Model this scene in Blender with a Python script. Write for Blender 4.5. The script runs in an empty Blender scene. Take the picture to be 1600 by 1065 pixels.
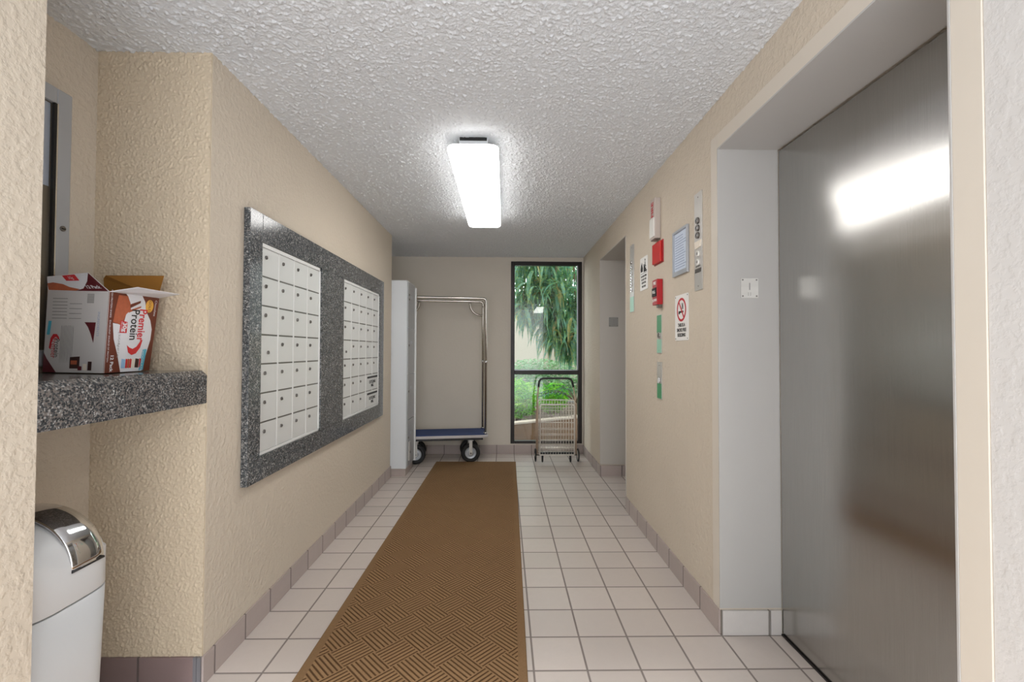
import bpy, bmesh, math, random
from mathutils import Vector, Matrix, noise
scene = bpy.context.scene
C = scene.collection
PI = math.pi

# ------------------------------------------------------------------ camera, world, lights, exposure
F_PX, YAW, PITCH, ROLL, CAM_H = 717.676, 0.0161835, 0.0201145, 0.00325211, 1.208
cd = bpy.data.cameras.new('camera')
cam = bpy.data.objects.new('camera', cd); C.objects.link(cam)
cd.sensor_width = 36; cd.lens = 36 * F_PX / 1600; cd.clip_start = 0.02
_f = Vector((math.sin(YAW) * math.cos(PITCH), math.cos(YAW) * math.cos(PITCH), math.sin(PITCH)))
_r = Vector((math.cos(YAW), -math.sin(YAW), 0)); _u = _r.cross(_f)
_r2 = _r * math.cos(ROLL) + _u * math.sin(ROLL); _u2 = -_r * math.sin(ROLL) + _u * math.cos(ROLL)
cam.matrix_world = Matrix(((_r2.x, _u2.x, -_f.x, 0), (_r2.y, _u2.y, -_f.y, 0), (_r2.z, _u2.z, -_f.z, CAM_H), (0, 0, 0, 1)))
scene.camera = cam
vs = scene.view_settings
vs.view_transform = 'Standard'; vs.look = 'None'; vs.exposure = 0.86; vs.gamma = 1.0; vs.use_curve_mapping = False

SKY_STRENGTH = 1.8      # overcast sky
LAMP_STRENGTH = 6.0     # the acrylic ceiling lamps
w = bpy.data.worlds.new('sky'); scene.world = w; w.use_nodes = True
bg = w.node_tree.nodes['Background']; bg.inputs[0].default_value = (0.93, 0.97, 1.0, 1); bg.inputs[1].default_value = SKY_STRENGTH
sd = bpy.data.lights.new('sun', 'SUN'); sd.energy = 6.5; sd.angle = 0.25; sd.color = (.97, .98, 1)
sun = bpy.data.objects.new('sun', sd); C.objects.link(sun); sun.rotation_euler = (math.radians(50), math.radians(6), 0); sun.location = (0, 3, 8)

# ------------------------------------------------------------------ dimensions
XL, XR, YB, ZC = -1.085, 0.928, 5.39, 2.305      # left wall, right wall, back wall, ceiling
T, TX, TY = 0.2032, 0.115, 1.7557                # floor tile size and origin of the joints
D1 = (0.927, 1.972); D2 = (3.49, 4.435)          # elevator openings along Y
DX, DZ = 1.188, 2.09                             # elevator door plane, opening height
NY0, NY1, NX = 1.088, 1.70, -1.50                # counter niche
YL = 4.41                                        # end of the left wall
BB = 0.103                                       # baseboard height

# ------------------------------------------------------------------ materials
def lin(c):
    return tuple(((v / 255) / 12.92 if v / 255 <= .04045 else ((v / 255 + .055) / 1.055) ** 2.4) for v in c)
class NT:
    def __init__(s, name):
        s.m = bpy.data.materials.new(name); s.m.use_nodes = True; s.t = s.m.node_tree; s.n = s.t.nodes
        s.b = s.n['Principled BSDF']; s.o = s.n['Material Output']
    def new(s, t, **k):
        n = s.n.new(t)
        for a, b in k.items(): setattr(n, a, b)
        return n
    def link(s, a, b): s.t.links.new(a, b)
    def math(s, op, a, b=None, c=None):
        n = s.new('ShaderNodeMath', operation=op)
        for i, v in enumerate((a, b, c)):
            if v is None: continue
            if isinstance(v, (int, float)): n.inputs[i].default_value = v
            else: s.link(v, n.inputs[i])
        return n.outputs[0]
    def mix(s, fac, a, b):
        n = s.new('ShaderNodeMix', data_type='RGBA')
        for i, v in ((0, fac), (6, a), (7, b)):
            if isinstance(v, (int, float)): n.inputs[i].default_value = v
            elif isinstance(v, tuple): n.inputs[i].default_value = (*v, 1) if len(v) == 3 else v
            else: s.link(v, n.inputs[i])
        return n.outputs[2]
    def pos(s):
        g = s.new('ShaderNodeNewGeometry'); return g.outputs['Position']
    def obj(s):
        g = s.new('ShaderNodeTexCoord'); return g.outputs['Object']
    def noise(s, vec, scale, detail=2, rough=.5):
        n = s.new('ShaderNodeTexNoise'); n.inputs['Scale'].default_value = scale
        n.inputs['Detail'].default_value = detail; n.inputs['Roughness'].default_value = rough
        s.link(vec, n.inputs['Vector']); return n
    def mapping(s, vec, scale=(1, 1, 1), rot=(0, 0, 0)):
        n = s.new('ShaderNodeMapping'); n.inputs['Scale'].default_value = scale; n.inputs['Rotation'].default_value = rot
        s.link(vec, n.inputs['Vector']); return n.outputs[0]
    def ramp(s, fac, stops, interp='LINEAR'):
        n = s.new('ShaderNodeValToRGB'); n.color_ramp.interpolation = interp
        e = n.color_ramp.elements
        while len(e) < len(stops): e.new(.5)
        for i, (p, c) in enumerate(stops):
            e[i].position = p; e[i].color = (*c, 1) if len(c) == 3 else c
        s.link(fac, n.inputs[0]); return n.outputs[0]
    def bump(s, h, strength=.5, dist=.01, normal=None):
        n = s.new('ShaderNodeBump'); n.inputs['Strength'].default_value = strength; n.inputs['Distance'].default_value = dist
        s.link(h, n.inputs['Height'])
        if normal is not None: s.link(normal, n.inputs['Normal'])
        return n.outputs[0]
    def set(s, color=None, rough=None, metal=None, normal=None, spec=None):
        for k, v in (('Base Color', color), ('Roughness', rough), ('Metallic', metal), ('Normal', normal), ('Specular IOR Level', spec)):
            if v is None: continue
            if isinstance(v, (int, float)): s.b.inputs[k].default_value = v
            elif isinstance(v, tuple): s.b.inputs[k].default_value = (*v, 1)
            else: s.link(v, s.b.inputs[k])
        return s.m

def plain(name, rgb, rough=.5, metal=0, var=.04, nscale=12, spec=.5):
    n = NT(name); c = lin(rgb)
    nz = n.noise(n.obj(), nscale, 3)
    d = tuple(v * (1 - var) for v in c); l = tuple(min(1, v * (1 + var)) for v in c)
    col = n.mix(nz.outputs[0], d, l)
    r = n.math('ADD', n.math('MULTIPLY', nz.outputs[0], .08), max(0.02, rough - .04))
    return n.set(col, r, metal, spec=spec)

def stucco(name, rgb, scale, strength, dist, var=.05, coarse=True):
    n = NT(name); c = lin(rgb); p = n.pos()
    a = n.noise(p, scale, 4, .55); b = n.noise(p, 2.2, 3)
    col = n.mix(b.outputs[0], tuple(v * (1 - var) for v in c), tuple(min(1, v * (1 + var)) for v in c))
    h = n.ramp(a.outputs[0], [(.42, (0, 0, 0)), (.62, (1, 1, 1))]) if coarse else a.outputs[0]
    return n.set(col, .75, 0, n.bump(h, strength, dist), spec=.3)

M = {}
M['wall'] = stucco('painted_plaster', (207, 195, 178), 48, .45, .0035)
M['wall_rough'] = stucco('rough_sprayed_plaster', (206, 190, 166), 165, .3, .002)
M['wall_back'] = stucco('painted_back_wall', (210, 202, 190), 40, .12, .003)
def ceiling_mat():
    n = NT('popcorn_ceiling'); p = n.pos(); c = lin((220, 223, 226))
    a = n.noise(p, 95, 3, .6)
    v = n.new('ShaderNodeTexVoronoi'); v.inputs['Scale'].default_value = 110; n.link(p, v.inputs['Vector'])
    h = n.math('SUBTRACT', n.ramp(a.outputs[0], [(.35, (0, 0, 0)), (.66, (1, 1, 1))]), n.math('MULTIPLY', v.outputs['Distance'], .8))
    b = n.noise(p, 1.6, 2)
    col = n.mix(b.outputs[0], tuple(x * .95 for x in c), c)
    return n.set(col, .85, 0, n.bump(h, .5, .003), spec=.2)
M['ceiling'] = ceiling_mat()

def joint_mask(n, coord, origin, half):
    f = n.math('FRACT', n.math('ADD', n.math('DIVIDE', n.math('SUBTRACT', coord, origin), T), 100.5))
    d = n.math('ABSOLUTE', n.math('SUBTRACT', f, .5))
    mr = n.new('ShaderNodeMapRange'); mr.inputs['From Min'].default_value = half; mr.inputs['From Max'].default_value = half + .012
    mr.inputs['To Min'].default_value = 1; mr.inputs['To Max'].default_value = 0
    n.link(d, mr.inputs['Value']); return mr.outputs[0]
def tile_mat(name, rgb, grout, axes, rough=.3, half=.013, spec=.5):
    n = NT(name); p = n.pos(); s = n.new('ShaderNodeSeparateXYZ'); n.link(p, s.inputs[0])
    ms = []
    if 'x' in axes: ms.append(joint_mask(n, s.outputs[0], TX, half))
    if 'y' in axes: ms.append(joint_mask(n, s.outputs[1], TY, half))
    m = ms[0] if len(ms) == 1 else n.math('MAXIMUM', *ms)
    cx = n.math('FLOOR', n.math('ADD', n.math('DIVIDE', n.math('SUBTRACT', s.outputs[0], TX), T), 100))
    cy = n.math('FLOOR', n.math('ADD', n.math('DIVIDE', n.math('SUBTRACT', s.outputs[1], TY), T), 100))
    cv = n.new('ShaderNodeCombineXYZ'); n.link(cx, cv.inputs[0]); n.link(cy, cv.inputs[1])
    wn = n.new('ShaderNodeTexWhiteNoise'); n.link(cv.outputs[0], wn.inputs['Vector'])
    c = lin(rgb)
    t = n.mix(wn.outputs['Value'], tuple(v * .93 for v in c), tuple(min(1, v * 1.05) for v in c))
    mot = n.noise(p, 26, 5, .65)
    t = n.mix(n.math('MULTIPLY', mot.outputs[0], .5), t, tuple(v * .86 for v in c))
    sp = n.noise(p, 420, 2, .6)
    t = n.mix(n.ramp(sp.outputs[0], [(.62, (0, 0, 0)), (.72, (.35, .35, .35))]), t, tuple(v * .6 for v in c))
    col = n.mix(m, t, lin(grout))
    r = n.math('ADD', n.math('MULTIPLY', m, .5), n.math('ADD', rough - .06, n.math('MULTIPLY', mot.outputs[0], .14)))
    hgt = n.math('SUBTRACT', n.math('MULTIPLY', n.noise(p, 60, 2).outputs[0], .12), m)
    return n.set(col, r, 0, n.bump(hgt, .5, .0015), spec=spec)
M['floor'] = tile_mat('floor_tile', (205, 194, 186), (132, 122, 116), 'xy', .30)
M['base_y'] = tile_mat('base_tile_y', (178, 164, 158), (120, 110, 106), 'y', .35)
M['base_x'] = tile_mat('base_tile_x', (178, 164, 158), (120, 110, 106), 'x', .35)
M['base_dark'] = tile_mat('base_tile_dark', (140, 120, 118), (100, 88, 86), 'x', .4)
M['base_light'] = tile_mat('base_tile_light', (205, 200, 196), (130, 124, 118), 'x', .4)

def granite(name, scale=1.0, base=(96, 98, 100)):
    n = NT(name); p = n.pos()
    v = n.new('ShaderNodeTexVoronoi'); v.inputs['Scale'].default_value = 230 * scale; n.link(p, v.inputs['Vector'])
    sep = n.new('ShaderNodeSeparateColor'); n.link(v.outputs['Color'], sep.inputs[0])
    big = n.noise(p, 60 * scale, 4, .7)
    f = n.math('ADD', n.math('MULTIPLY', sep.outputs[0], .6), n.math('MULTIPLY', big.outputs[0], .5))
    col = n.ramp(f, [(.2, lin((36, 38, 41))), (.45, lin((66, 69, 72))), (.62, lin(base)), (.78, lin((120, 118, 116))), (.93, lin((190, 190, 188)))])
    return n.set(col, .16, 0, spec=.45)
M['granite'] = granite('grey_granite', 1.0, (86, 91, 94))
M['granite_counter'] = granite('counter_granite', 1.05, (110, 102, 98))

def steel(name, rgb=(150, 148, 146), rough=.22, scale=(1, 700, 6), warp=0.0, bs=.12, metal=1.0):
    n = NT(name); p = n.pos(); q = n.mapping(p, scale)
    a = n.noise(q, 1.0, 3, .6)
    c = lin(rgb)
    col = n.mix(a.outputs[0], tuple(v * .82 for v in c), tuple(min(1, v * 1.12) for v in c))
    nm = n.bump(a.outputs[0], bs, .0006)
    if warp:
        wv = n.noise(n.mapping(p, (1, .45, 2.6)), 1.0, 1, .4)
        nm = n.bump(wv.outputs[0], 1.0, warp, nm)
    r = n.math('ADD', rough - .05, n.math('MULTIPLY', n.noise(n.mapping(p, (1, 2, 1.2)), 1.5, 3).outputs[0], .1))
    return n.set(col, r, metal, nm)
M['door_steel'] = steel('brushed_door_steel', (184, 182, 179), .22, (1, 650, 5), .030)
M['steel'] = steel('brushed_plate_steel', (206, 203, 198), .33, (1, 500, 20), metal=.45)
M['chrome'] = plain('polished_chrome', (214, 214, 216), .06, 1, .02)
M['tube_chrome'] = plain('satin_chrome', (190, 184, 176), .18, 1, .05)
M['jamb'] = plain('grey_painted_metal', (181, 179, 176), .42, 0, .015)
M['jamb2'] = plain('taupe_painted_metal', (186, 180, 172), .45, 0, .015)
M['mail'] = plain('silver_mailbox_paint', (220, 221, 219), .32, .15, .02)
M['mail_frame'] = plain('white_mailbox_frame', (230, 230, 228), .35, .1, .01)
M['cab_white'] = plain('white_cabinet_enamel', (214, 218, 222), .35, 0, .01)
M['cab_grey'] = plain('grey_locker_door', (168, 168, 170), .4, .2, .02)
M['lock'] = plain('nickel_lock', (120, 116, 112), .3, .8, .08)
M['dark'] = plain('black_gap', (22, 21, 20), .6)
M['black'] = plain('black_plastic', (24, 24, 26), .4)
M['rubber'] = plain('black_rubber', (30, 29, 30), .7)
M['bronze'] = plain('dark_bronze_frame', (34, 28, 26), .4, .3, .1)
M['white'] = plain('white_plastic', (226, 228, 230), .35, 0, .01)
M['bin'] = plain('white_bin_plastic', (206, 207, 208), .38, 0, .015, 5)
M['sign'] = plain('white_sign_plastic', (236, 234, 230), .4, 0, .01)
M['red'] = plain('fire_alarm_red', (196, 34, 30), .35)
M['red_dark'] = plain('pull_station_red', (172, 24, 34), .35)
M['ink'] = plain('black_ink', (34, 32, 32), .6)
M['ink_red'] = plain('red_ink', (190, 30, 46), .5)
M['ink_grey'] = plain('grey_ink', (140, 138, 136), .6)
M['beige_metal'] = plain('beige_appliance_housing', (190, 178, 170), .4)
M['strobe'] = plain('frosted_strobe_lens', (240, 238, 232), .2)
M['paper'] = plain('pale_blue_paper', (206, 216, 232), .5)
M['paper_ink'] = plain('pale_print', (150, 164, 190), .6)
M['alum'] = plain('aluminium_frame', (176, 180, 186), .35, .35, .02)
M['green'] = plain('green_film', (70, 148, 104), .3)
M['green_pale'] = plain('pale_green_film', (150, 200, 176), .3)
M['navy'] = plain('navy_carpet', (56, 72, 116), .95, 0, .15, 200)
M['bumper'] = plain('grey_bumper', (196, 190, 190), .5)
M['wire'] = plain('white_coated_wire', (232, 226, 218), .35, .2, .05)
M['rust_wire'] = plain('worn_cart_frame', (196, 172, 150), .45, .3, .15, 60)
M['carton'] = plain('brown_carton', (160, 108, 40), .8, 0, .08)
M['carton_white'] = plain('printed_carton_white', (222, 222, 226), .5, 0, .02)
M['carton_grey'] = plain('printed_carton_grey', (206, 202, 200), .5, 0, .03)
M['p_brown'] = plain('print_brown', (104, 44, 24), .5)
M['p_maroon'] = plain('print_maroon', (90, 22, 30), .5)
M['p_rust'] = plain('print_rust', (176, 92, 60), .5, 0, .25, 90)
M['p_choc'] = plain('print_chocolate', (60, 32, 26), .5)
M['p_red'] = plain('print_red', (206, 40, 46), .5)
M['p_cyan'] = plain('print_cyan', (82, 180, 206), .5)
M['p_gold'] = plain('print_gold', (228, 172, 70), .5)
M['p_lblue'] = plain('print_light_blue', (150, 190, 224), .5)
M['p_cream'] = plain('print_cream', (232, 222, 206), .5)
M['stone'] = plain('retaining_wall_brown', (128, 100, 76), .9, 0, .2, 9)
M['coping'] = plain('pale_kerb', (206, 192, 178), .8, 0, .08, 9)
M['gravel'] = plain('bluish_gravel', (96, 104, 112), .9, 0, .5, 60)
M['soil'] = plain('dark_leaf_litter', (78, 66, 50), .95, 0, .4, 30)
M['house'] = plain('cream_render', (196, 188, 172), .85, 0, .03, 3)
M['bark'] = plain('brown_bark', (92, 74, 56), .9, 0, .3, 20)

def mat_mat():
    n = NT('ribbed_mat'); p = n.obj(); s = n.new('ShaderNodeSeparateXYZ'); n.link(p, s.inputs[0])
    S = .124; k = math.sqrt(.5) / S
    u = n.math('MULTIPLY', n.math('ADD', s.outputs[0], s.outputs[1]), k)
    v = n.math('MULTIPLY', n.math('SUBTRACT', s.outputs[1], s.outputs[0]), k)
    par = n.math('MODULO', n.math('ADD', n.math('FLOOR', n.math('ADD', u, 200)), n.math('FLOOR', n.math('ADD', v, 200))), 2)
    sel = n.new('ShaderNodeMix'); sel.data_type = 'FLOAT'; n.link(par, sel.inputs[0]); n.link(u, sel.inputs[2]); n.link(v, sel.inputs[3])
    fr = n.math('FRACT', n.math('MULTIPLY', n.math('ADD', sel.outputs[0], 200), 7))
    d = n.math('ABSOLUTE', n.math('SUBTRACT', fr, .5))      # 0 at the groove
    g = n.ramp(d, [(.10, (1, 1, 1)), (.24, (0, 0, 0))])
    bx = n.math('GREATER_THAN', n.math('ABSOLUTE', s.outputs[0]), .4275 - .035)   # flat border
    by = n.math('GREATER_THAN', n.math('ABSOLUTE', s.outputs[1]), 2.25 - .035)
    edge = n.math('MAXIMUM', bx, by)
    g = n.math('MULTIPLY', g, n.math('SUBTRACT', 1, edge))
    fz = n.noise(p, 260, 3, .7); lo = n.noise(p, 5, 3)
    c = n.mix(fz.outputs[0], lin((112, 86, 58)), lin((180, 144, 106)))
    c = n.mix(n.math('MULTIPLY', lo.outputs[0], .35), c, lin((122, 96, 70)))
    c = n.mix(n.math('MULTIPLY', edge, .45), c, lin((108, 84, 60)))
    c = n.mix(n.math('MULTIPLY', g, .8), c, lin((62, 38, 22)))
    h = n.math('SUBTRACT', n.math('MULTIPLY', fz.outputs[0], .3), g)
    return n.set(c, .95, 0, n.bump(h, .7, .004), spec=.1)
M['mat'] = mat_mat()

def lamp_mat():
    n = NT('lit_acrylic'); n.set(lin((245, 245, 245)), .3)
    n.b.inputs['Emission Color'].default_value = (1, .985, .96, 1); n.b.inputs['Emission Strength'].default_value = LAMP_STRENGTH
    return n.m
M['lamp'] = lamp_mat()
def glass_mat(name, tint=(.96, .98, .97), f0=1.5, rough=0.0):
    n = NT(name); n.n.remove(n.b)
    tr = n.new('ShaderNodeBsdfTransparent'); tr.inputs[0].default_value = (*tint, 1)
    gl = n.new('ShaderNodeBsdfGlossy'); gl.inputs['Roughness'].default_value = rough
    fr = n.new('ShaderNodeFresnel'); gg = n.new('ShaderNodeNewGeometry')
    n.link(n.math('ADD', f0, n.math('MULTIPLY', gg.outputs['Backfacing'], 1 / f0 - f0)), fr.inputs['IOR'])
    mx = n.new('ShaderNodeMixShader'); n.link(fr.outputs[0], mx.inputs[0]); n.link(tr.outputs[0], mx.inputs[1]); n.link(gl.outputs[0], mx.inputs[2])
    n.link(mx.outputs[0], n.o.inputs[0]); return n.m
M['glass'] = glass_mat('window_glass')
M['case_glass'] = glass_mat('case_glass', (.9, .9, .9), 1.6, .02)
def leaf_mat(name, a, b, c=None):
    n = NT(name); p = n.pos()
    nz = n.noise(p, 7, 2); nn = n.noise(p, 34, 2)
    col = n.mix(n.ramp(nz.outputs[0], [(.35, (0, 0, 0)), (.65, (1, 1, 1))]), lin(a), lin(b))
    if c: col = n.mix(n.ramp(nn.outputs[0], [(.5, (0, 0, 0)), (.68, (1, 1, 1))]), col, lin(c))
    n.set(col, .45); n.b.inputs['Transmission Weight'].default_value = 0
    tl = n.new('ShaderNodeBsdfTranslucent'); n.link(col, tl.inputs[0])
    mx = n.new('ShaderNodeMixShader'); mx.inputs[0].default_value = .35
    n.link(n.b.outputs[0], mx.inputs[1]); n.link(tl.outputs[0], mx.inputs[2]); n.link(mx.outputs[0], n.o.inputs[0])
    return n.m
M['leaf_hang'] = leaf_mat('hanging_leaf', (64, 124, 70), (112, 164, 146), (150, 176, 96))
M['leaf_lime'] = leaf_mat('lime_leaf', (96, 200, 30), (176, 236, 70), (60, 140, 30))
M['leaf_pale'] = leaf_mat('pale_leaf', (128, 180, 112), (190, 218, 190), (90, 150, 76))
M['leaf_dark'] = leaf_mat('dark_leaf', (28, 86, 60), (64, 130, 96), (110, 170, 130))
M['leaf_yellow'] = leaf_mat('yellow_leaf', (190, 190, 96), (214, 208, 130), (150, 160, 80))
M['leaf_tip'] = leaf_mat('ageing_leaf', (120, 132, 70), (168, 150, 96), (96, 140, 90))

# ------------------------------------------------------------------ mesh helpers
class MB:
    def __init__(s): s.bm = bmesh.new()
    def _add(s, vs, fs, smooth=False):
        v = [s.bm.verts.new(p) for p in vs]
        for f in fs:
            try: s.bm.faces.new([v[i] for i in f]).smooth = smooth
            except ValueError: pass
        return v
    def box(s, x0, x1, y0, y1, z0, z1, bev=0, mat=None):
        x0, x1 = sorted((x0, x1)); y0, y1 = sorted((y0, y1)); z0, z1 = sorted((z0, z1))
        t = bmesh.new()
        v = [t.verts.new(p) for p in ((x0, y0, z0), (x1, y0, z0), (x1, y1, z0), (x0, y1, z0), (x0, y0, z1), (x1, y0, z1), (x1, y1, z1), (x0, y1, z1))]
        for f in ((3, 2, 1, 0), (4, 5, 6, 7), (0, 1, 5, 4), (1, 2, 6, 5), (2, 3, 7, 6), (3, 0, 4, 7)): t.faces.new([v[i] for i in f])
        if bev: bmesh.ops.bevel(t, geom=t.edges[:], offset=bev, segments=2, affect='EDGES', profile=.5)
        if mat is not None: t.transform(mat)
        s.join(t); return s
    def join(s, t):
        m = bpy.data.meshes.new('tmp'); t.to_mesh(m); t.free(); s.bm.from_mesh(m); bpy.data.meshes.remove(m)
    def tube(s, pts, r, seg=10, closed=False, caps=True, smooth=True):
        pts = [Vector(p) for p in pts]; n = len(pts); rs = r if isinstance(r, (list, tuple)) else [r] * n
        rings = []; ref = None
        for i, p in enumerate(pts):
            if closed: d = (pts[(i + 1) % n] - pts[i - 1]).normalized()
            elif i == 0: d = (pts[1] - p).normalized()
            elif i == n - 1: d = (p - pts[-2]).normalized()
            else: d = ((pts[i + 1] - p).normalized() + (p - pts[i - 1]).normalized()).normalized()
            if ref is None: ref = Vector((0, 0, 1)) if abs(d.z) < .9 else Vector((1, 0, 0))
            u = (ref - d * ref.dot(d)).normalized(); ref = u; v = d.cross(u)
            k = 1
            if 0 < i < n - 1 and not closed:
                cs = d.dot((pts[i + 1] - p).normalized()); k = 1 / max(cs, .6)
            rings.append([s.bm.verts.new(p + (u * math.cos(a) + v * math.sin(a)) * rs[i] * k) for a in (2 * PI * j / seg for j in range(seg))])
        m = n if closed else n - 1
        for i in range(m):
            A, B = rings[i], rings[(i + 1) % n]
            for j in range(seg):
                f = s.bm.faces.new((A[j], A[(j + 1) % seg], B[(j + 1) % seg], B[j])); f.smooth = smooth
        if caps and not closed:
            s.bm.faces.new(rings[0][::-1]); s.bm.faces.new(rings[-1])
        return s
    def cyl(s, c, axis, r, h, seg=24, r2=None):
        c = Vector(c); a = Vector(axis).normalized()
        return s.tube([c - a * h / 2, c + a * h / 2], [r, r if r2 is None else r2], seg)
    def prism(s, pts, vec, smooth=False):      # pts: coplanar outline, extruded along vec
        vec = Vector(vec); n = len(pts)
        a = [s.bm.verts.new(p) for p in pts]; b = [s.bm.verts.new(Vector(p) + vec) for p in pts]
        s.bm.faces.new(a[::-1]); s.bm.faces.new(b)
        for i in range(n):
            f = s.bm.faces.new((a[i], a[(i + 1) % n], b[(i + 1) % n], b[i])); f.smooth = smooth
        return s
    def torus(s, c, axis, R, r, seg=36, k=12):
        c = Vector(c); a = Vector(axis).normalized(); u = a.orthogonal().normalized(); v = a.cross(u)
        return s.tube([c + (u * math.cos(t) + v * math.sin(t)) * R for t in (2 * PI * i / seg for i in range(seg))], r, k, closed=True)
    def lathe(s, c, axis, prof, seg=36):       # prof: (r, h) along axis
        c = Vector(c); a = Vector(axis).normalized(); u = a.orthogonal().normalized(); v = a.cross(u); rings = []
        for r, h in prof:
            rings.append([s.bm.verts.new(c + a * h + (u * math.cos(t) + v * math.sin(t)) * max(r, 1e-4)) for t in (2 * PI * i / seg for i in range(seg))])
        for A, B in zip(rings, rings[1:]):
            for j in range(seg):
                s.bm.faces.new((A[j], A[(j + 1) % seg], B[(j + 1) % seg], B[j])).smooth = True
        return s
    def build(s, name, mat, parent=None, bevel=0, loc=None):
        bmesh.ops.recalc_face_normals(s.bm, faces=s.bm.faces[:])
        me = bpy.data.meshes.new(name)
        if loc is not None: s.bm.transform(Matrix.Translation(-Vector(loc)))
        s.bm.to_mesh(me); s.bm.free()
        o = bpy.data.objects.new(name, me); C.objects.link(o)
        me.materials.append(mat)
        if loc is not None: o.location = loc
        if parent is not None: attach(o, parent)
        if bevel:
            b = o.modifiers.new('bevel', 'BEVEL'); b.width = bevel; b.segments = 2; b.limit_method = 'ANGLE'; b.angle_limit = math.radians(50)
        return o
WORLD = {}
def world_of(o):
    if o is None: return Matrix.Identity(4)
    m = Matrix.LocRotScale(o.location, o.rotation_euler, None)
    return world_of(o.parent) @ m if o.parent else m
def attach(o, parent):                  # parent while keeping the world place
    pw = world_of(parent)
    loc = pw.inverted() @ Matrix.LocRotScale(o.location, o.rotation_euler, None)
    o.parent = parent
    o.location = loc.to_translation(); o.rotation_euler = loc.to_euler()
    return o
def thing(name, label, cat, loc=(0, 0, 0), group=None, rz=0):
    o = bpy.data.objects.new(name, None); C.objects.link(o); o.location = loc; o.rotation_euler = (0, 0, rz)
    o.empty_display_size = .05
    return tag(o, label, cat, group)
def tag(o, label, cat, group=None, kind=None):
    o['label'] = label; o['category'] = cat
    if group: o['group'] = group
    if kind: o['kind'] = kind
    return o
def struct(name, mb, mat, bevel=0):
    o = mb.build(name, mat, None, bevel); o['kind'] = 'structure'; return o
def text_mesh(txt, size, extrude=.0002, align='CENTER', spacing=1.0, bold=0.0):
    cu = bpy.data.curves.new('txt', 'FONT'); cu.body = txt; cu.size = size; cu.extrude = extrude
    cu.align_x = align; cu.align_y = 'CENTER'; cu.space_character = spacing; cu.offset = bold; cu.resolution_u = 3; cu.space_line = .95
    o = bpy.data.objects.new('txt', cu); C.objects.link(o)
    dg = bpy.context.evaluated_depsgraph_get(); dg.update()
    me = bpy.data.meshes.new_from_object(o.evaluated_get(dg)); bpy.data.objects.remove(o); bpy.data.curves.remove(cu)
    return me
class Face:                              # a drawing frame on a flat face: origin, right, up, outward
    def __init__(s, o, u, v, n):
        s.o, s.u, s.v, s.n = Vector(o), Vector(u).normalized(), Vector(v).normalized(), Vector(n).normalized()
    def at(s, a, b, c=0): return s.o + s.u * a + s.v * b + s.n * c
    def poly(s, mb, pts, z0=0.0, z1=.0004):
        mb.prism([s.at(a, b, z0) for a, b in pts], s.n * (z1 - z0)); return mb
    def rect(s, mb, a0, a1, b0, b1, z0=0.0, z1=.0004): return s.poly(mb, [(a0, b0), (a1, b0), (a1, b1), (a0, b1)], z0, z1)
    def text(s, txt, a, b, size, mat, parent, name='lettering', rot=0.0, z=.0006, sx=1.0, bold=0.0, align='CENTER'):
        me = text_mesh(txt, size, .0002, align, 1.0, bold)
        M4 = Matrix((( s.u.x, s.v.x, s.n.x, 0), (s.u.y, s.v.y, s.n.y, 0), (s.u.z, s.v.z, s.n.z, 0), (0, 0, 0, 1)))
        me.transform(Matrix.Translation(s.at(a, b, z)) @ M4 @ Matrix.Rotation(rot, 4, 'Z') @ Matrix.Diagonal((sx, 1, 1, 1)))
        me.materials.clear(); me.materials.append(mat)
        o = bpy.data.objects.new(name, me); C.objects.link(o); attach(o, parent); return o
def arc(cx, cy, r, a0, a1, n=16, ry=None):
    ry = r if ry is None else ry
    return [(cx + r * math.cos(math.radians(a0 + (a1 - a0) * i / n)), cy + ry * math.sin(math.radians(a0 + (a1 - a0) * i / n))) for i in range(n + 1)]
def rrect(a0, a1, b0, b1, r, n=6):
    return arc(a1 - r, b0 + r, r, -90, 0, n) + arc(a1 - r, b1 - r, r, 0, 90, n) + arc(a0 + r, b1 - r, r, 90, 180, n) + arc(a0 + r, b0 + r, r, 180, 270, n)
def ring(mb, face, cx, cy, r0, r1, z0=0, z1=.0006, n=32, ys=1.0):
    for i in range(n):
        a, b = 2 * PI * i / n, 2 * PI * (i + 1) / n
        face.poly(mb, [(cx + r * math.cos(t), cy + r * ys * math.sin(t)) for r, t in ((r0, a), (r1, a), (r1, b), (r0, b))], z0, z1)
    return mb

# ------------------------------------------------------------------ the room
tw = .062
import numpy as np
def relief(nu, nv, seed, passes=1, lo=-.2, hi=1.2):       # sprayed texture: heights 0..1 on a grid
    rg = np.random.RandomState(seed); h = rg.randn(nu, nv)
    for _ in range(passes):
        h = (h * 2 + np.roll(h, 1, 0) + np.roll(h, -1, 0) + np.roll(h, 1, 1) + np.roll(h, -1, 1)) / 6
    h /= h.std()
    return np.clip((h - lo) / (hi - lo), 0, 1)
def relief_sheet(o, u, v, n, nu, nv, h):                   # mesh over o + i*u + j*v, raised by h along n
    i, j = np.meshgrid(np.arange(nu), np.arange(nv), indexing='ij')
    co = np.array(o)[None, None] + i[..., None] * np.array(u) + j[..., None] * np.array(v) + h[..., None] * np.array(n)
    a = (i * nv + j)[:-1, :-1].ravel()
    f = np.stack([a, a + nv, a + nv + 1, a + 1], 1)
    me = bpy.data.meshes.new('sheet'); me.vertices.add(nu * nv); me.vertices.foreach_set('co', co.reshape(-1))
    me.loops.add(f.size); me.loops.foreach_set('vertex_index', f.ravel().astype(np.int32))
    me.polygons.add(len(f)); me.polygons.foreach_set('loop_start', np.arange(0, f.size, 4, dtype=np.int32))
    me.update(calc_edges=True); me.validate(); return me
XO = 1.30                                 # outer side of the right wall
struct('floor', MB().box(-2.4, 2.6, -.6, YB + .12, -.1, 0), M['floor'])
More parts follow.
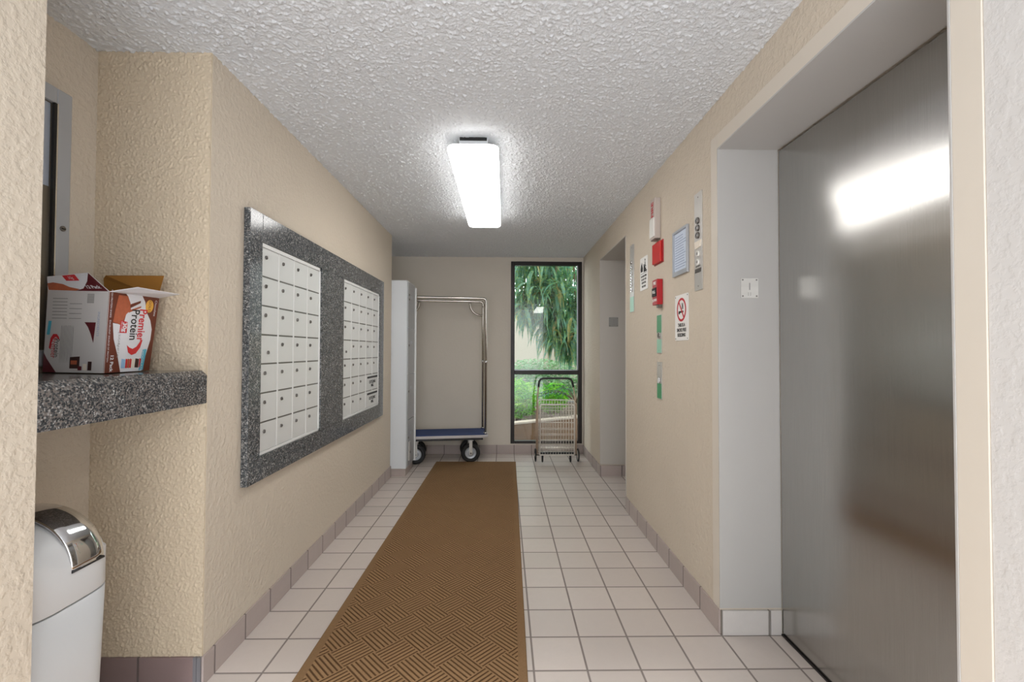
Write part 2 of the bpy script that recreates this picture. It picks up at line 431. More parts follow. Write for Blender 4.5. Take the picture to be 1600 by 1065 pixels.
struct('floor_sun_bounce', MB().box(-6, 6, -9, -.6, -.1, 0), plain('pale_bounce', (208, 210, 214), .8))  # unseen pale ground added behind the camera to bounce sunlight onto the ceiling
b = MB().box(-2.4, 2.6, -1.6, YB + .12, ZC, ZC + .1)
st = .0045; nu, nv = int(3.12 / st), int(4.6 / st)
me = relief_sheet((-1.85, YB - .001 - (nv - 1) * st, ZC - .0004), (st, 0, 0), (0, st, 0), (0, 0, -1), nu, nv, relief(nu, nv, 1, 1, .2, 2.2) * .0068)
b.bm.from_mesh(me); bpy.data.meshes.remove(me)
o = bpy.data.meshes.new('ceiling'); b.bm.to_mesh(o); b.bm.free(); o.materials.append(M['ceiling'])
o = bpy.data.objects.new('ceiling', o); C.objects.link(o); o['kind'] = 'structure'
struct('wall_left', MB().box(-1.75, XL, NY1, YL, 0, ZC), M['wall'])
# niche: front-facing return wall carries the rough spray texture
b = MB().box(NX - .001, XL - .001, NY1 - .004, NY1, 0, ZC)
st = .0030; nu, nv = int((XL - NX) / st), int(ZC / st)
me = relief_sheet((NX, NY1 - .0042, 0.0), ((XL - NX - .001) / (nu - 1), 0, 0), (0, 0, ZC / (nv - 1)), (0, -1, 0), nu, nv, relief(nu, nv, 2, 1, -.2, 2.2) * .0044)
b.bm.from_mesh(me); bpy.data.meshes.remove(me)
o = bpy.data.meshes.new('wall_niche_end'); b.bm.to_mesh(o); b.bm.free(); o.materials.append(M['wall_rough'])
o = bpy.data.objects.new('wall_niche_end', o); C.objects.link(o); o['kind'] = 'structure'
struct('wall_niche', MB().box(-1.75, NX, NY0 - .2, NY1, 0, ZC), M['wall'])
struct('wall_front_left', MB().box(-1.75, XL, -.25, NY0, 0, ZC), M['wall'])
struct('wall_alcove', MB().box(-1.95, -1.85, YL - .1, YB, 0, ZC), M['wall_back'])
WX0, WX1, WZ0, WZ1 = .073, .909, .121, 2.252
b = MB()
b.box(-1.95, WX0, YB, YB + .12, 0, ZC); b.box(WX1, XO, YB, YB + .12, 0, ZC)
b.box(WX0, WX1, YB, YB + .12, 0, WZ0); b.box(WX0, WX1, YB, YB + .12, WZ1, ZC)
struct('wall_back', b, M['wall_back'])
b = MB()
b.box(XR, XO, D1[0] - tw, D1[0], 0, ZC); b.box(XR, XO, D1[1], D2[0], 0, ZC); b.box(XR, XO, D2[1], YB, 0, ZC)
b.box(XR, XO, D1[0], D1[1], DZ, ZC); b.box(XR, XO, D2[0], D2[1], DZ, ZC)
struct('wall_right', b, M['wall'])
struct('wall_front_right', MB().box(XR, XO, -.25, D1[0] - tw - .0005, 0, ZC), stucco('daylit_plaster', (206, 203, 200), 48, .25, .003))  # same wall continued; daylight at this end is put into the paler colour

struct('wall_sun_block', MB().box(-3.4, 3.6, -1.6, YB + .12, ZC + .101, 7.5), M['wall'])  # unseen mass added above the ceiling to keep sun off the garden
# baseboards
t = .008
struct('baseboard_left', MB().box(XL, XL + t, NY1 - .01, YL + t, 0, BB), M['base_y'], .0015)
struct('baseboard_left_front', MB().box(XL, XL + t, -.25, NY0, 0, BB), M['base_y'], .0015)
struct('baseboard_niche', MB().box(NX, XL - .028, NY1 - .005 - t, NY1 - .004, 0, BB), M['base_dark'], .0015)
struct('trim_7', MB().box(XL - .028, XL - .016, NY1 - .013, NY1 - .004, 0, BB).box(XL - .013, XL, NY1 - .016, NY1 - .004, 0, BB), plain('grey_base_corner', (118, 116, 120), .35))
b = MB().box(-1.85, XR, YB - t, YB, 0, BB)
struct('baseboard_back', b, M['base_x'], .0015)
b = MB().box(XR - t, XR, D1[1] + .0, D2[0], 0, BB).box(XR - t, XR, D2[1], YB - t, 0, BB).box(XR - t, XR, -.25, D1[0], 0, BB)
struct('baseboard_right', b, M['base_y'], .0015)

# elevator 1: painted trim, grey reveal, tile foot, steel door, sill
tw = .062
b = MB().box(XR - .004, XR, D1[1], D1[1] + tw, BB, DZ + tw).box(XR - .004, XR, D1[0] - tw, D1[0], BB, DZ + tw).box(XR - .004, XR, D1[0], D1[1], DZ, DZ + tw)
struct('trim_1', b, plain('cream_trim_paint', (212, 203, 190), .5, 0, .02), .001)
def reveal(name, D, mat, base, near=True):
    q = .006
    b = MB().box(XR - .005, DX, D[1] - q, D[1], BB + .008, DZ).box(XR - .005, DX, D[0], D[1], DZ - q, DZ)
    if near: b.box(XR - .005, DX, D[0], D[0] + q, BB + .008, DZ)
    struct(name, b, mat, .001)
    b = MB().box(XR, XR + .207, D[1] - .012, D[1], 0, BB).box(XR + .211, DX - .003, D[1] - .012, D[1], 0, BB)
    b.box(XR, DX - .003, D[0], D[0] + .012, 0, BB)
    struct(name.replace('trim', 'baseboard_elevator'), b, base, .001)
reveal('trim_2', D1, M['jamb'], M['base_light'])
reveal('trim_3', D2, M['jamb2'], M['base_x'])
struct('door_1', MB().box(DX, DX + .03, D1[0] + .004, D1[1] - .012, .012, DZ - .016), M['door_steel'])
struct('door_2', MB().box(DX, DX + .03, D2[0] + .004, D2[1] - .012, .012, DZ - .016), M['door_steel'])
struct('trim_4', MB().box(DX + .031, DX + .05, D1[0], D1[1], 0, DZ).box(DX + .031, DX + .05, D2[0], D2[1], 0, DZ), M['dark'])
for i, D in enumerate((D1, D2)):
    struct('trim_%d' % (5 + i), MB().box(DX - .007, DX + .03, D[0] + .002, D[1] - .014, 0, .008), M['bronze'], .001)

# window
def window():
    y0, y1 = YB - .012, YB + .05
    fw = .045
    b = MB()
    b.box(WX0, WX0 + fw, y0, y1, WZ0, WZ1).box(WX1 - fw, WX1, y0, y1, WZ0, WZ1)
    b.box(WX0 + fw, WX1 - fw, y0, y1, WZ1 - fw, WZ1).box(WX0 + fw, WX1 - fw, y0, y1, WZ0, WZ0 + .03)
    b.box(WX0 + fw, WX1 - fw, y0, y1, .925, .972)
    o = struct('window_1', b, M['bronze'], .003)
    g = MB().box(WX0 + fw - .004, WX1 - fw + .004, YB + .018, YB + .024, .968, WZ1 - fw + .004)
    p = g.build('glass_pane', M['glass'], o)
    g = MB().box(WX0 + fw - .004, WX1 - fw + .004, YB + .018, YB + .024, WZ0 + .026, .929)
    g.build('glass_pane', M['glass'], o)
    # light inner stops of the upper pane
    s = MB().box(WX1 - fw - .012, WX1 - fw, YB, YB + .016, .972, WZ1 - fw).box(WX0 + fw, WX1 - fw, YB, YB + .016, .972, .982)
    s.build('glazing_bead', M['alum'], o)
window()

# ------------------------------------------------------------------ mat
def floor_mat():
    o = MB().box(-.4275, .4275, -2.25, 2.25, 0, .009, .003).build('floor_mat', M['mat'])
    # far end at y = 4.98, running under the camera
    ang = math.radians(-.62)
    cx, cy = -.302, 4.98; d = Vector((math.sin(-ang), math.cos(ang)))   # direction of the long side
    o.rotation_euler = (0, 0, -ang * -1)
    o.rotation_euler = (0, 0, ang)
    c = Vector((cx, cy)) - Vector((-math.sin(ang), math.cos(ang))) * 2.25
    o.location = (c.x, c.y, .0005)
    tag(o, 'long brown ribbed entrance mat with basketweave pattern lying on the tile floor', 'mat')
floor_mat()

# ------------------------------------------------------------------ ceiling lamps
def ceiling_light(x, y, label):
    L, W, z = 1.47, .262, 2.215
    r = thing('ceiling_light', label, 'ceiling light', (x, y, ZC), 'acrylic ceiling lights')
    MB().box(x - .075, x + .075, y - L / 2 + .06, y + L / 2 - .06, z + .032, ZC - .001, .003).build('base', M['white'], r)
    MB().box(x - .07, x + .07, y - L / 2 + .052, y - L / 2 + .06, ZC - .016, ZC - .001).build('gap_shade_strip', M['dark'], r)  # dark strip stands in for the shaded gap between base and ceiling
    # bowed acrylic lens with rounded corners
    b = MB(); nx, ny = 16, 28; R = .05; grid = []
    def prof(u): return .030 * (1 - (u) ** 4)
    out = rrect(x - W / 2, x + W / 2, y - L / 2, y + L / 2, R, 8)
    layers = [(1.0, 0.03), (1.0, .018), (.985, .006), (.95, 0.0), (.6, -.008), (.25, -.012)]
    rings = []
    for k, dz in layers:
        rr = []
        for a, c in out:
            if k > .94: p = (a + (x - a) * (1 - k) * .9, c + (y - c) * (1 - k) * .16, z + dz)
            else: p = (x + (a - x) * k, y + (c - y) * (1 - (1 - k) * .16), z + dz)
            rr.append(b.bm.verts.new(p))
        rings.append(rr)
    n = len(out)
    for A, B in zip(rings, rings[1:]):
        for j in range(n):
            b.bm.faces.new((A[j], A[(j + 1) % n], B[(j + 1) % n], B[j])).smooth = True
    b.bm.faces.new(rings[-1])
    b.build('diffuser', M['lamp'], r)
    MB().prism([(x + (a - x) * .985, c + (y - c) * .003, z + .0285) for a, c in out], (0, 0, .003)).build('reflector', M['white'], r)
    for sx in (-.055, .055):
        for sy in (-L / 2 + .05, L / 2 - .05):
            MB().cyl((x + sx, y + sy, z - .002), (0, 0, 1), .005, .006, 10).build('screw', M['chrome'], r)
ceiling_light(-.165, 3.03, 'lit rectangular white acrylic ceiling light with rounded corners above the brown mat')
ceiling_light(.9, -.80, 'white ceiling light by the entrance, seen only mirrored in the window glass')

# ------------------------------------------------------------------ mailboxes
GX0 = XL + .001; GX = XL + .028
FY0, FY1, FZ0, FZ1 = 1.915, 4.03, .640, 1.800     # outer edges of the granite surround
P1 = (2.015, 2.665, .745, 1.678); P2 = (3.035, 3.905, .745, 1.670)
import sys
def mailboxes():
    r = thing('granite_surround', 'speckled grey granite surround framing both mailbox units on the left wall', 'stone surround', (GX0, (FY0 + FY1) / 2, FZ0))
    z0, z1 = P1[2], P1[3]
    def slab(name, y0, y1, a, b_):
        MB().box(GX0, GX, y0 + .0006, y1 - .0006, a, b_, .0015).build(name, M['granite'], r)
    slab('stile', FY0, P1[0], FZ0, FZ1); slab('stile', P2[1], FY1, FZ0, FZ1)
    slab('rail', P1[0], P2[1], z1, FZ1); slab('rail', P1[0], P2[1], FZ0, z0)
    slab('center_panel', P1[1], P2[0], z0 + .001, z1 - .001)
    def unit(P, cols, rows, label, merged=False):
        y0, y1, a, b_ = P[0] + .001, P[1] - .001, z0 + .001, z1 - .001
        u = thing('mailbox_unit', label, 'mailboxes', (GX0, (y0 + y1) / 2, a))
        FX = GX - .010
        MB().box(GX0, FX - .004, y0, y1, a, b_).build('cabinet', M['mail_frame'], u)
        fr = MB(); e = .012
        fr.box(FX - .004, FX + .004, y0, y0 + e * .6, a, b_).box(FX - .004, FX + .004, y1 - e, y1, a, b_)
        fr.box(FX - .004, FX + .004, y0, y1, b_ - e * 1.5, b_).box(FX - .004, FX + .004, y0, y1, a, a + e)
        fr.build('frame', M['mail_frame'], u, .001)
        Y0, Y1, Z0, Z1 = y0 + e * .6, y1 - e, a + e, b_ - e * 1.5
        cw, rh = (Y1 - Y0) / cols, (Z1 - Z0) / rows
        # vertical dividers
        dv = MB()
        for c in range(1, cols):
            dv.box(FX - .0011, FX + .0015, Y0 + c * cw - .005, Y0 + c * cw + .005, Z0, Z1 if not (merged and c == 4) else Z1)
        bo = []
        for c in range(cols):
            for q in range(rows):      # q=0 top
                if merged and c >= 3 and q >= 5: continue
                ya, yb = Y0 + c * cw + .0045, Y0 + (c + 1) * cw - .0045
                zb, za = Z1 - q * rh - .0035, Z1 - (q + 1) * rh + .0035
                d = MB().box(FX - .004, FX + .0005, ya, yb, za, zb, .0008).build('door', M['mail'], u, loc=(FX, ya, za))
                lw, lz = ya + .034, zb - .038
                if q == 3 and c == 0: lz = zb - .075; lw = ya + .06
                l = MB()
                l.cyl((FX + .002, lw, lz), (1, 0, 0), .0085, .006, 14)
                ang = random.choice((0, .3, -.4, .1))
                l.box(-.001, .0065, -.0016, .0016, -.0055, .0055, 0, Matrix.Translation((FX + .002, lw, lz)) @ Matrix.Rotation(ang, 4, 'X'))
                l.build('lock', M['lock'], d)
        if merged:
            for q in (5, 6):
                ya, yb = Y0 + 3 * cw + .0045, Y1 - .002
                zb, za = Z1 - q * rh - .0035, Z1 - (q + 1) * rh + .0035
                d = MB().box(FX - .0039, FX + .0025, ya, yb, za, zb, .0008).build('mail_slot_panel', M['mail'], u, loc=(FX, ya, za))
                MB().box(FX + .002, FX + .005, ya + .03, yb - .03, zb - .028, zb - .014).build('slot', M['dark'], d)
                fc = Face((FX + .0026, (ya + yb) / 2, za), (0, 1, 0), (0, 0, 1), (1, 0, 0))
                fc.text('OUTGOING', 0, .062, .032, M['ink'], d, bold=.0012)
                fc.text('MAIL', 0, .034, .032, M['ink'], d, bold=.0012)
        hg = MB()
        for q in range(1, rows): hg.box(FX - .004, FX - .0012, Y0, Y1, Z1 - q * rh - .0035, Z1 - q * rh + .0035)
        hg.build('row_shadow', M['lock'], u)  # dark strips stand in for the shadow line under each door row
        dv.build('divider', M['mail_frame'], u)
    random.seed(4)
    unit(P1, 4, 7, 'silver mailbox unit nearer the counter, four columns of locked doors in the granite surround')
    unit(P2, 5, 7, 'silver mailbox unit nearer the lockers, five columns of doors and two outgoing mail slots', True)
mailboxes()

# ------------------------------------------------------------------ counter in the niche
CZ = 1.131; CF = 1.113; CB = 1.012
def counter():
    prof = [(NX + .001, CB), (XL + .001, CB), (XL + .001, CF), (XL - .017, CZ), (NX + .001, CZ)]
    b = MB().prism([(x, NY0 + .001, z) for x, z in prof], (0, NY1 - NY0 - .006, 0))
    o = b.build('granite_counter', M['granite_counter'], None, .001, loc=((NX + XL) / 2, 1.4, CB))
    tag(o, 'thick polished granite counter shelf filling the niche beneath the notice case', 'counter')
counter()

# notice case on the niche wall
def notice_case():
    y0, y1, z0, z1 = NY0 + .004, 1.566, 1.152, 2.062
    x0, x1 = NX + .001, NX + .032
    r = thing('notice_case', 'wall mounted glazed notice case with grey aluminium frame and small round key lock', 'notice board', (x0, (y0 + y1) / 2, z0))
    MB().box(x0, x1 - .014, y0 + .01, y1 - .01, z0 + .01, z1 - .01).build('back_board', plain('tan_felt', (128, 116, 98), .9), r)
    MB().box(x1 - .0139, x1 - .013, y0 + .03, y1 - .062, 1.735, z1 - .055).build('paper_notice', M['paper'], r)
    b = MB(); w_ = .052
    b.box(x0, x1, y1 - w_, y1, z0, z1).box(x0, x1, y0, y0 + .02, z0, z1)
    b.box(x0, x1, y0 + .02, y1 - w_, z1 - w_, z1).box(x0, x1, y0 + .02, y1 - w_, z0, z0 + w_)
    b.build('frame', M['alum'], r, .003)
    b = MB().box(x1 - .0075, x1 + .002, y1 - w_ - .010, y1 - w_ - .004, z0 + w_, z1 - w_)
    b.build('gasket', M['dark'], r)
    b = MB().box(x1 - .004, x1 + .003, y1 - w_ - .003, y1 - w_ + .002, z0 + w_ - .004, z1 - w_)
    b.build('bead', M['chrome'], r)
    MB().box(x1 - .012, x1 - .008, y0 + .02, y1 - w_ - .01, z0 + w_, z1 - w_).build('glass_pane', M['case_glass'], r)
    l = MB().cyl((x1 + .001, y1 - .026, 1.606), (1, 0, 0), .009, .006, 20).build('key_lock', M['lock'], r)
    MB().box(x1 + .0035, x1 + .0055, y1 - .033, y1 - .019, 1.6045, 1.6075).build('keyhole', M['dark'], l)
notice_case()

# ------------------------------------------------------------------ protein shake carton
def carton():
    B0 = Vector((-1.22, 1.42, CZ + .003)); B1 = Vector((-1.45, 1.468, CZ + .004)); B2 = Vector((-1.236, 1.62, CZ + .004)); B3 = Vector((-1.458, 1.66, CZ + .004))
    T0 = Vector((-1.195, 1.405, 1.382))
    def planar(a, b_, c, p):
        n = (b_ - a).cross(c - a).normalized(); return p - n * (p - a).dot(n)
    T2 = planar(B0, B2, T0, Vector((-1.186, 1.632, 1.385))); T1 = planar(B0, B1, T0, Vector((-1.425, 1.455, 1.390))); B3.z = CZ + .004; T3 = Vector((-1.44, 1.675, 1.388))
    r = thing('cardboard_carton', 'opened cardboard drink carton with flaps up standing on the granite counter', 'cardboard box', (-1.34, 1.54, CZ))
    def sheet(name, pts, mat, th=.0012, parent=None):
        n = (pts[1] - pts[0]).cross(pts[-1] - pts[0]).normalized()
        return MB().prism(pts, n * th).build(name, mat, parent or r)
    side = sheet('back_panel', [B1, B0, T0, T1], M['carton_grey'], -.0012)
    front = sheet('front_panel', [B0, B2, T2, T0], M['p_brown'], -.0012)
    sheet('side_panel', [B2, B3, T3, T2], M['carton'], -.0012)
    sheet('side_panel', [B3, B1, T1, T3], M['carton'], -.0012)
    sheet('bottom_panel', [B0, B2, B3, B1], M['carton'], .0012)
    # bilinear drawing on a warped quad
    class Q:
        def __init__(s, a, b_, c, d):        # bottom-left, bottom-right, top-right, top-left
            s.a, s.b, s.c, s.d = a, b_, c, d; s.n = (b_ - a).cross(d - a).normalized()
        def at(s, u, v, h=0): return (s.a * (1 - u) + s.b * u) * (1 - v) + (s.d * (1 - u) + s.c * u) * v + s.n * h
        def poly(s, name, pts, mat, h, parent):
            b = MB(); b.prism([s.at(u, v, h) for u, v in pts], s.n * .0003)
            return b.build(name, mat, parent)
        def text(s, txt, u, v, size, mat, h, parent, rot=-PI / 2, bold=.0, W=.2, H=.25, sx=1.0):
            me = text_mesh(txt, size, 0, 'CENTER', 1, bold)
            for vv in me.vertices:
                x, y = vv.co.x * sx, vv.co.y
                x, y = x * math.cos(rot) - y * math.sin(rot), x * math.sin(rot) + y * math.cos(rot)
                vv.co = s.at(u + x / W, v + y / H, h)
            me.materials.clear(); me.materials.append(mat)
            o = bpy.data.objects.new('lettering', me); C.objects.link(o); attach(o, parent); return o
    f = Q(B0, B2, T2, T0)
    white = [(.33, .0), (.24, .22), (.14, .42), (.10, .62), (.30, .60), (.34, .74), (.34, .97), (.30, 1.0), (.62, 1.0), (.70, .92), (.74, .80), (.86, .68), (.92, .56), (.92, .42), (.86, .22), (.80, .0)]
    f.poly('print_white', white, M['carton_white'], .0002, front)
    f.poly('print_splash', [(.10, .63), (.13, .80), (.17, .97), (.34, .97), (.40, .88), (.42, .80), (.34, .74), (.30, .66), (.24, .60), (.16, .62)], M['p_rust'], .0005, front)
    f.poly('print_shake', arc(.28, .86, .12, 0, 350, 18, .09), M['p_rust'], .0009, front)
    f.poly('print_straw', [(.40, .82), (.60, .90), (.60, .93), (.40, .87)], M['p_brown'], .0009, front)
    f.poly('print_straw', [(.38, .76), (.62, .84), (.62, .86), (.38, .79)], M['p_rust'], .0009, front)
    f.poly('print_gold_seal', arc(.80, .87, .085, 0, 350, 24, .085), M['p_gold'], .0006, front)
    f.poly('print_badge', [(.24, .50), (.38, .50), (.38, .64), (.24, .66)], M['p_red'], .0006, front)
    f.text('30g', .325, .575, .021, M['carton_white'], .0012, front, bold=.0008)
    f.text('PROTEIN', .265, .58, .008, M['carton_white'], .0012, front)
    f.text('Premier', .675, .61, .046, M['p_red'], .0014, front, bold=.0008, sx=.72)
    f.text('Protein', .515, .61, .046, M['ink'], .0014, front, bold=.0006, sx=.74)
    f.poly('print_swoosh', [(.74, .42), (.70, .31), (.62, .235), (.53, .215), (.45, .25), (.41, .345), (.46, .315), (.54, .295), (.62, .325), (.68, .385)], M['p_red'], .0009, front)
    for i, (tx, sz) in enumerate((('1g SUGAR', .0105), ('5g', .012), ('160 CAL', .0105))):
        f.text(tx, .24, .44 - i * .09, sz, M['ink_grey'], .0009, front)
    x = .33
    for wd, mt in ((.09, 'p_lblue'), (.04, 'p_red'), (.05, 'p_rust'), (.04, 'p_red'), (.08, 'p_cream'), (.09, 'p_choc'), (.05, 'p_red')):
        f.poly('print_bottle', [(x, .05), (x + wd * .9, .045), (x + wd * .9, .16), (x, .17)], M[mt], .0007, front); x += wd
    f.poly('print_cyan_band', [(.73, .01), (.83, .01), (.86, .29), (.77, .29)], M['p_cyan'], .0007, front)
    f.text('CHOCOLATE', .78, .15, .012, M['carton_white'], .0012, front)
    f.text('12 Pack', .13, .12, .017, M['carton_white'], .0009, front, bold=.0005)
    f.text('Chocolate', .93, .85, .013, M['carton_white'], .0009, front)
    f.text('HIGH PROTEIN SHAKE   EXCELLENT SOURCE OF PROTEIN', .045, .58, .0085, M['carton_white'], .0009, front)
    f.text('GOLD', .80, .87, .014, M['p_brown'], .0012, front)
    # grey back panel
    g = Q(B1, B0, T0, T1)
    g.poly('print_corner', [(.0, .0), (.22, .0), (.12, .10), (.05, .17), (0, .24)], M['p_maroon'], .0002, side)
    g.poly('print_triangle', [(.64, .62), (.82, .62), (.80, .37), (.75, .48), (.70, .56)], M['p_maroon'], .0002, side)
    g.poly('print_cyan_tag', [(.03, .46), (.08, .46), (.10, .63), (.05, .63)], M['p_cyan'], .0003, side)
    g.poly('print_swoosh', [(.08, .30), (.10, .42), (.14, .47), (.20, .47), (.24, .43), (.24, .40), (.19, .435), (.15, .42), (.12, .36), (.11, .28)], M['p_red'], .0003, side)
    g.text('Premier', .155, .30, .028, M['p_red'], .0005, side, sx=.7, W=.23, H=.25)
    g.text('Protein', .205, .30, .028, M['ink'], .0005, side, sx=.7, W=.23, H=.25)
    for i in range(9):
        g.poly('print_barcode', [(.66, .855 + i * .013), (.77, .855 + i * .013), (.77, .862 + i * .013), (.66, .862 + i * .013)], M['ink_grey'], .0003, side)
    random.seed(11)
    for i in range(9):
        u = .27 + i * .024
        g.poly('print_line', [(u, .58 - random.random() * .03), (u + .006, .58), (u + .006, .12 + random.random() * .18), (u, .12)][::1], M['ink_grey'], .0003, side)
    for i in range(7):
        v = .66 + i * .04
        g.poly('print_line', [(.10, v), (.34 + random.random() * .02, v), (.34, v + .008), (.10, v + .008)], M['ink_grey'], .0003, side)
    for i in range(4):
        v = .66 + i * .06
        g.poly('print_line', [(.38, v), (.58, v), (.58, v + .007), (.38, v + .007)], M['ink_grey'], .0003, side)
    g.poly('print_photo', [(.44, .05), (.60, .05), (.60, .20), (.44, .19)], M['p_choc'], .0003, side)
    g.poly('print_photo', [(.46, .10), (.56, .10), (.56, .15), (.46, .15)], M['p_rust'], .0006, side)
    for i, mt in enumerate(('p_maroon', 'p_cream', 'p_choc')):
        g.poly('print_bottle', [(.58 + i * .08, .03), (.64 + i * .08, .03), (.64 + i * .08, .08 + i * .03), (.58 + i * .08, .08 + i * .03)], M[mt], .0007, side)
    g.text('INGREDIENTS', .86, .60, .012, M['paper_ink'], .0005, side, W=.23)
    # flaps
    F2 = Vector((-1.300, 1.450, 1.446)); F3 = planar(T1, T0, F2, Vector((-1.456, 1.452, 1.446)))
    fl = sheet('flap', [T1, T0, F2, F3], M['carton_white'], -.0012)
    q = Q(T1, T0, F2, F3)
    q.poly('print_maroon', [(.46, .0), (.985, .0), (.99, .98), (.80, .55), (.62, .14)], M['p_maroon'], .0002, fl)
    q.poly('print_splash', [(.02, .03), (.46, .0), (.55, .10), (.40, .22), (.30, .42), (.12, .55), (.0, .5)], M['p_rust'], .0003, fl)
    q.poly('print_badge', [(.40, .62), (.66, .60), (.66, .96), (.36, .96)], M['p_red'], .0003, fl)
    q.text('30g', .52, .78, .016, M['carton_white'], .0006, fl, rot=0, W=.2, H=.065)
    q.text('12 Pack', .80, .22, .016, M['carton_white'], .0006, fl, rot=0, W=.2, H=.065, bold=.0003)
    sheet('flap', [T2 + Vector((-.004, -.002, 0)), T3, Vector((-1.428, 1.655, 1.458)), Vector((-1.412, 1.645, 1.468)), Vector((-1.205, 1.64, 1.467))], M['carton'], -.0012)
    sheet('flap', [T0, T2, Vector((-1.137, 1.62, 1.400)), Vector((-1.150, 1.455, 1.402))], M['carton_white'], .0012)
    sheet('flap', [T1, T3, Vector((-1.462, 1.64, 1.32)), Vector((-1.462, 1.49, 1.32))], M['carton'], .0012)
carton()

# ------------------------------------------------------------------ rubbish bin
def bin_():
    cx, cy, hx, hy = -1.303, 1.255, .166, .140
    r = thing('trash_bin', 'white plastic rubbish bin with arched chrome lid standing under the counter', 'trash can', (cx, cy, 0))
    def outline(k, n=48, p=4.0, kx=1, ky=1):
        o = []
        for i in range(n):
            t = 2 * PI * i / n; c, s_ = math.cos(t), math.sin(t)
            o.append((cx + hx * k * kx * math.copysign(abs(c) ** (2 / p), c), cy + hy * k * ky * math.copysign(abs(s_) ** (2 / p), s_)))
        return o
    def loft(b, rings, cap0=True, cap1=True):
        R = [[b.bm.verts.new(p) for p in rg] for rg in rings]; n = len(R[0])
        for A, B in zip(R, R[1:]):
            for j in range(n): b.bm.faces.new((A[j], A[(j + 1) % n], B[(j + 1) % n], B[j])).smooth = True
        if cap0: b.bm.faces.new(R[0][::-1])
        if cap1: b.bm.faces.new(R[-1])
    ZS, ZR = .536, .640
    b = MB(); loft(b, [[(x, y, z) for x, y in outline(k)] for k, z in ((.88, .001), (.92, .02), (.965, .30), (1.0, ZS - .004))])
    b.build('body', M['bin'], r)
    # lid housing: arched over x, rounded off toward both cheeks
    def hz(x, y):
        u = min(1, abs((x - cx) / (hx * 1.0))); d = y - (cy + .032); v = min(1, max(0, (-d - .045) / (hy - .013)) if d < 0 else max(0, (d - .046) / .022))
        return ZR - .020 + .136 * math.sqrt(max(0, 1 - u ** 2)) * (max(0, 1 - v ** 2.6)) ** .55
    b = MB()
    rings = [[(x, y, ZS - .001) for x, y in outline(.985)], [(x, y, ZS + .003) for x, y in outline(1.0)], [(x, y, ZR) for x, y in outline(1.0)]]
    for k in (.985, .95, .90, .84, .76, .66, .55, .42, .28, .14, .04):
        rings.append([(x, y, max(ZR, hz(x, y))) for x, y in outline(k)])
    loft(b, rings); b.build('lid_housing', M['bin'], r)
    # chrome flap, a curved band over the arch
    b = MB(); n = 40; y0, y1 = cy - .018, cy + .082
    rows = []
    for i in range(n + 1):
        th = PI * (i / n) * .985 + PI * .0075
        x = cx + (hx + .003) * math.copysign(abs(math.cos(th)) ** .95, math.cos(th)); z = ZR - .020 + .150 * math.sin(th)
        xi = cx + (hx - .001) * math.cos(th); zi = ZR - .020 + .145 * math.sin(th)
        row = []
        for y, k in ((y0, 0), (y0 + .004, 1), (y0 + .03, 1.35), ((y0 + y1) / 2, 1.5), (y1 - .03, 1.35), (y1 - .004, 1), (y1, 0)):
            row.append(b.bm.verts.new((xi + (x - xi) * k, y, zi + (z - zi) * k)))
        rows.append(row)
    for A, B in zip(rows, rows[1:]):
        for j in range(len(A) - 1): b.bm.faces.new((A[j], A[j + 1], B[j + 1], B[j])).smooth = True
    o = b.build('lid_flap', M['chrome'], r)
    m = o.modifiers.new('solid', 'SOLIDIFY'); m.thickness = .004; m.offset = -1
    b = MB().tube([(cx + hx + .001, y0 + .002, ZR - .020), (cx + hx + .001, y1 - .002, ZR - .020)], .0035, 8)
    b.build('flap_seal', M['black'], r)
bin_()

# ------------------------------------------------------------------ parcel lockers
def lockers():
    x0, x1, y0, y1, z0, z1 = -1.33, -.925, 4.418, 4.775, .075, 1.877
    r = thing('parcel_locker', 'tall narrow white locker column with four grey side doors on a tile plinth', 'locker', (x0, y0, 0))
    MB().box(x0, x1 - .012, y0, y1, z0, z1, .002).build('body', M['cab_white'], r)
    MB().box(x0 + .01, x1 - .02, y0 + .012, y1 - .01, .001, z0 - .001).build('plinth', M['base_x'], r)
    n = 4; h = (z1 - z0 - .02) / n
    for i in range(n):
        a = z0 + .01 + i * h
        d = MB().box(x1 - .0118, x1 - .003, y0 + .018, y1 - .018, a + .003, a + h - .003, .001).build('door', M['cab_grey'], r)
        for dz in ((.72, .62) if i == n - 1 else (.62,)):
            MB().cyl((x1, y0 + .055, a + h * dz), (1, 0, 0), .010, .008, 14).build('lock', M['lock'], d)
        MB().box(x1 - .003, x1 - .0015, y0 + .12, y0 + .2, a + h * .66, a + h * .72).build('number_plate', M['alum'], d)
    MB().box(x1 - .0115, x1 + .012, y1 - .016, y1 - .001, z0, z1 - .03, .001).build('edge_strip', M['mail_frame'], r)
    b = MB().box(x1 - .002, x1 + .010, y0 + .05, y0 + .11, .14, .32, .003)
    l = b.build('latch_plate', M['steel'], r)
    MB().cyl((x1 + .013, y0 + .08, .22), (1, 0, 0), .012, .008, 14).build('latch_lock', M['lock'], l)
lockers()

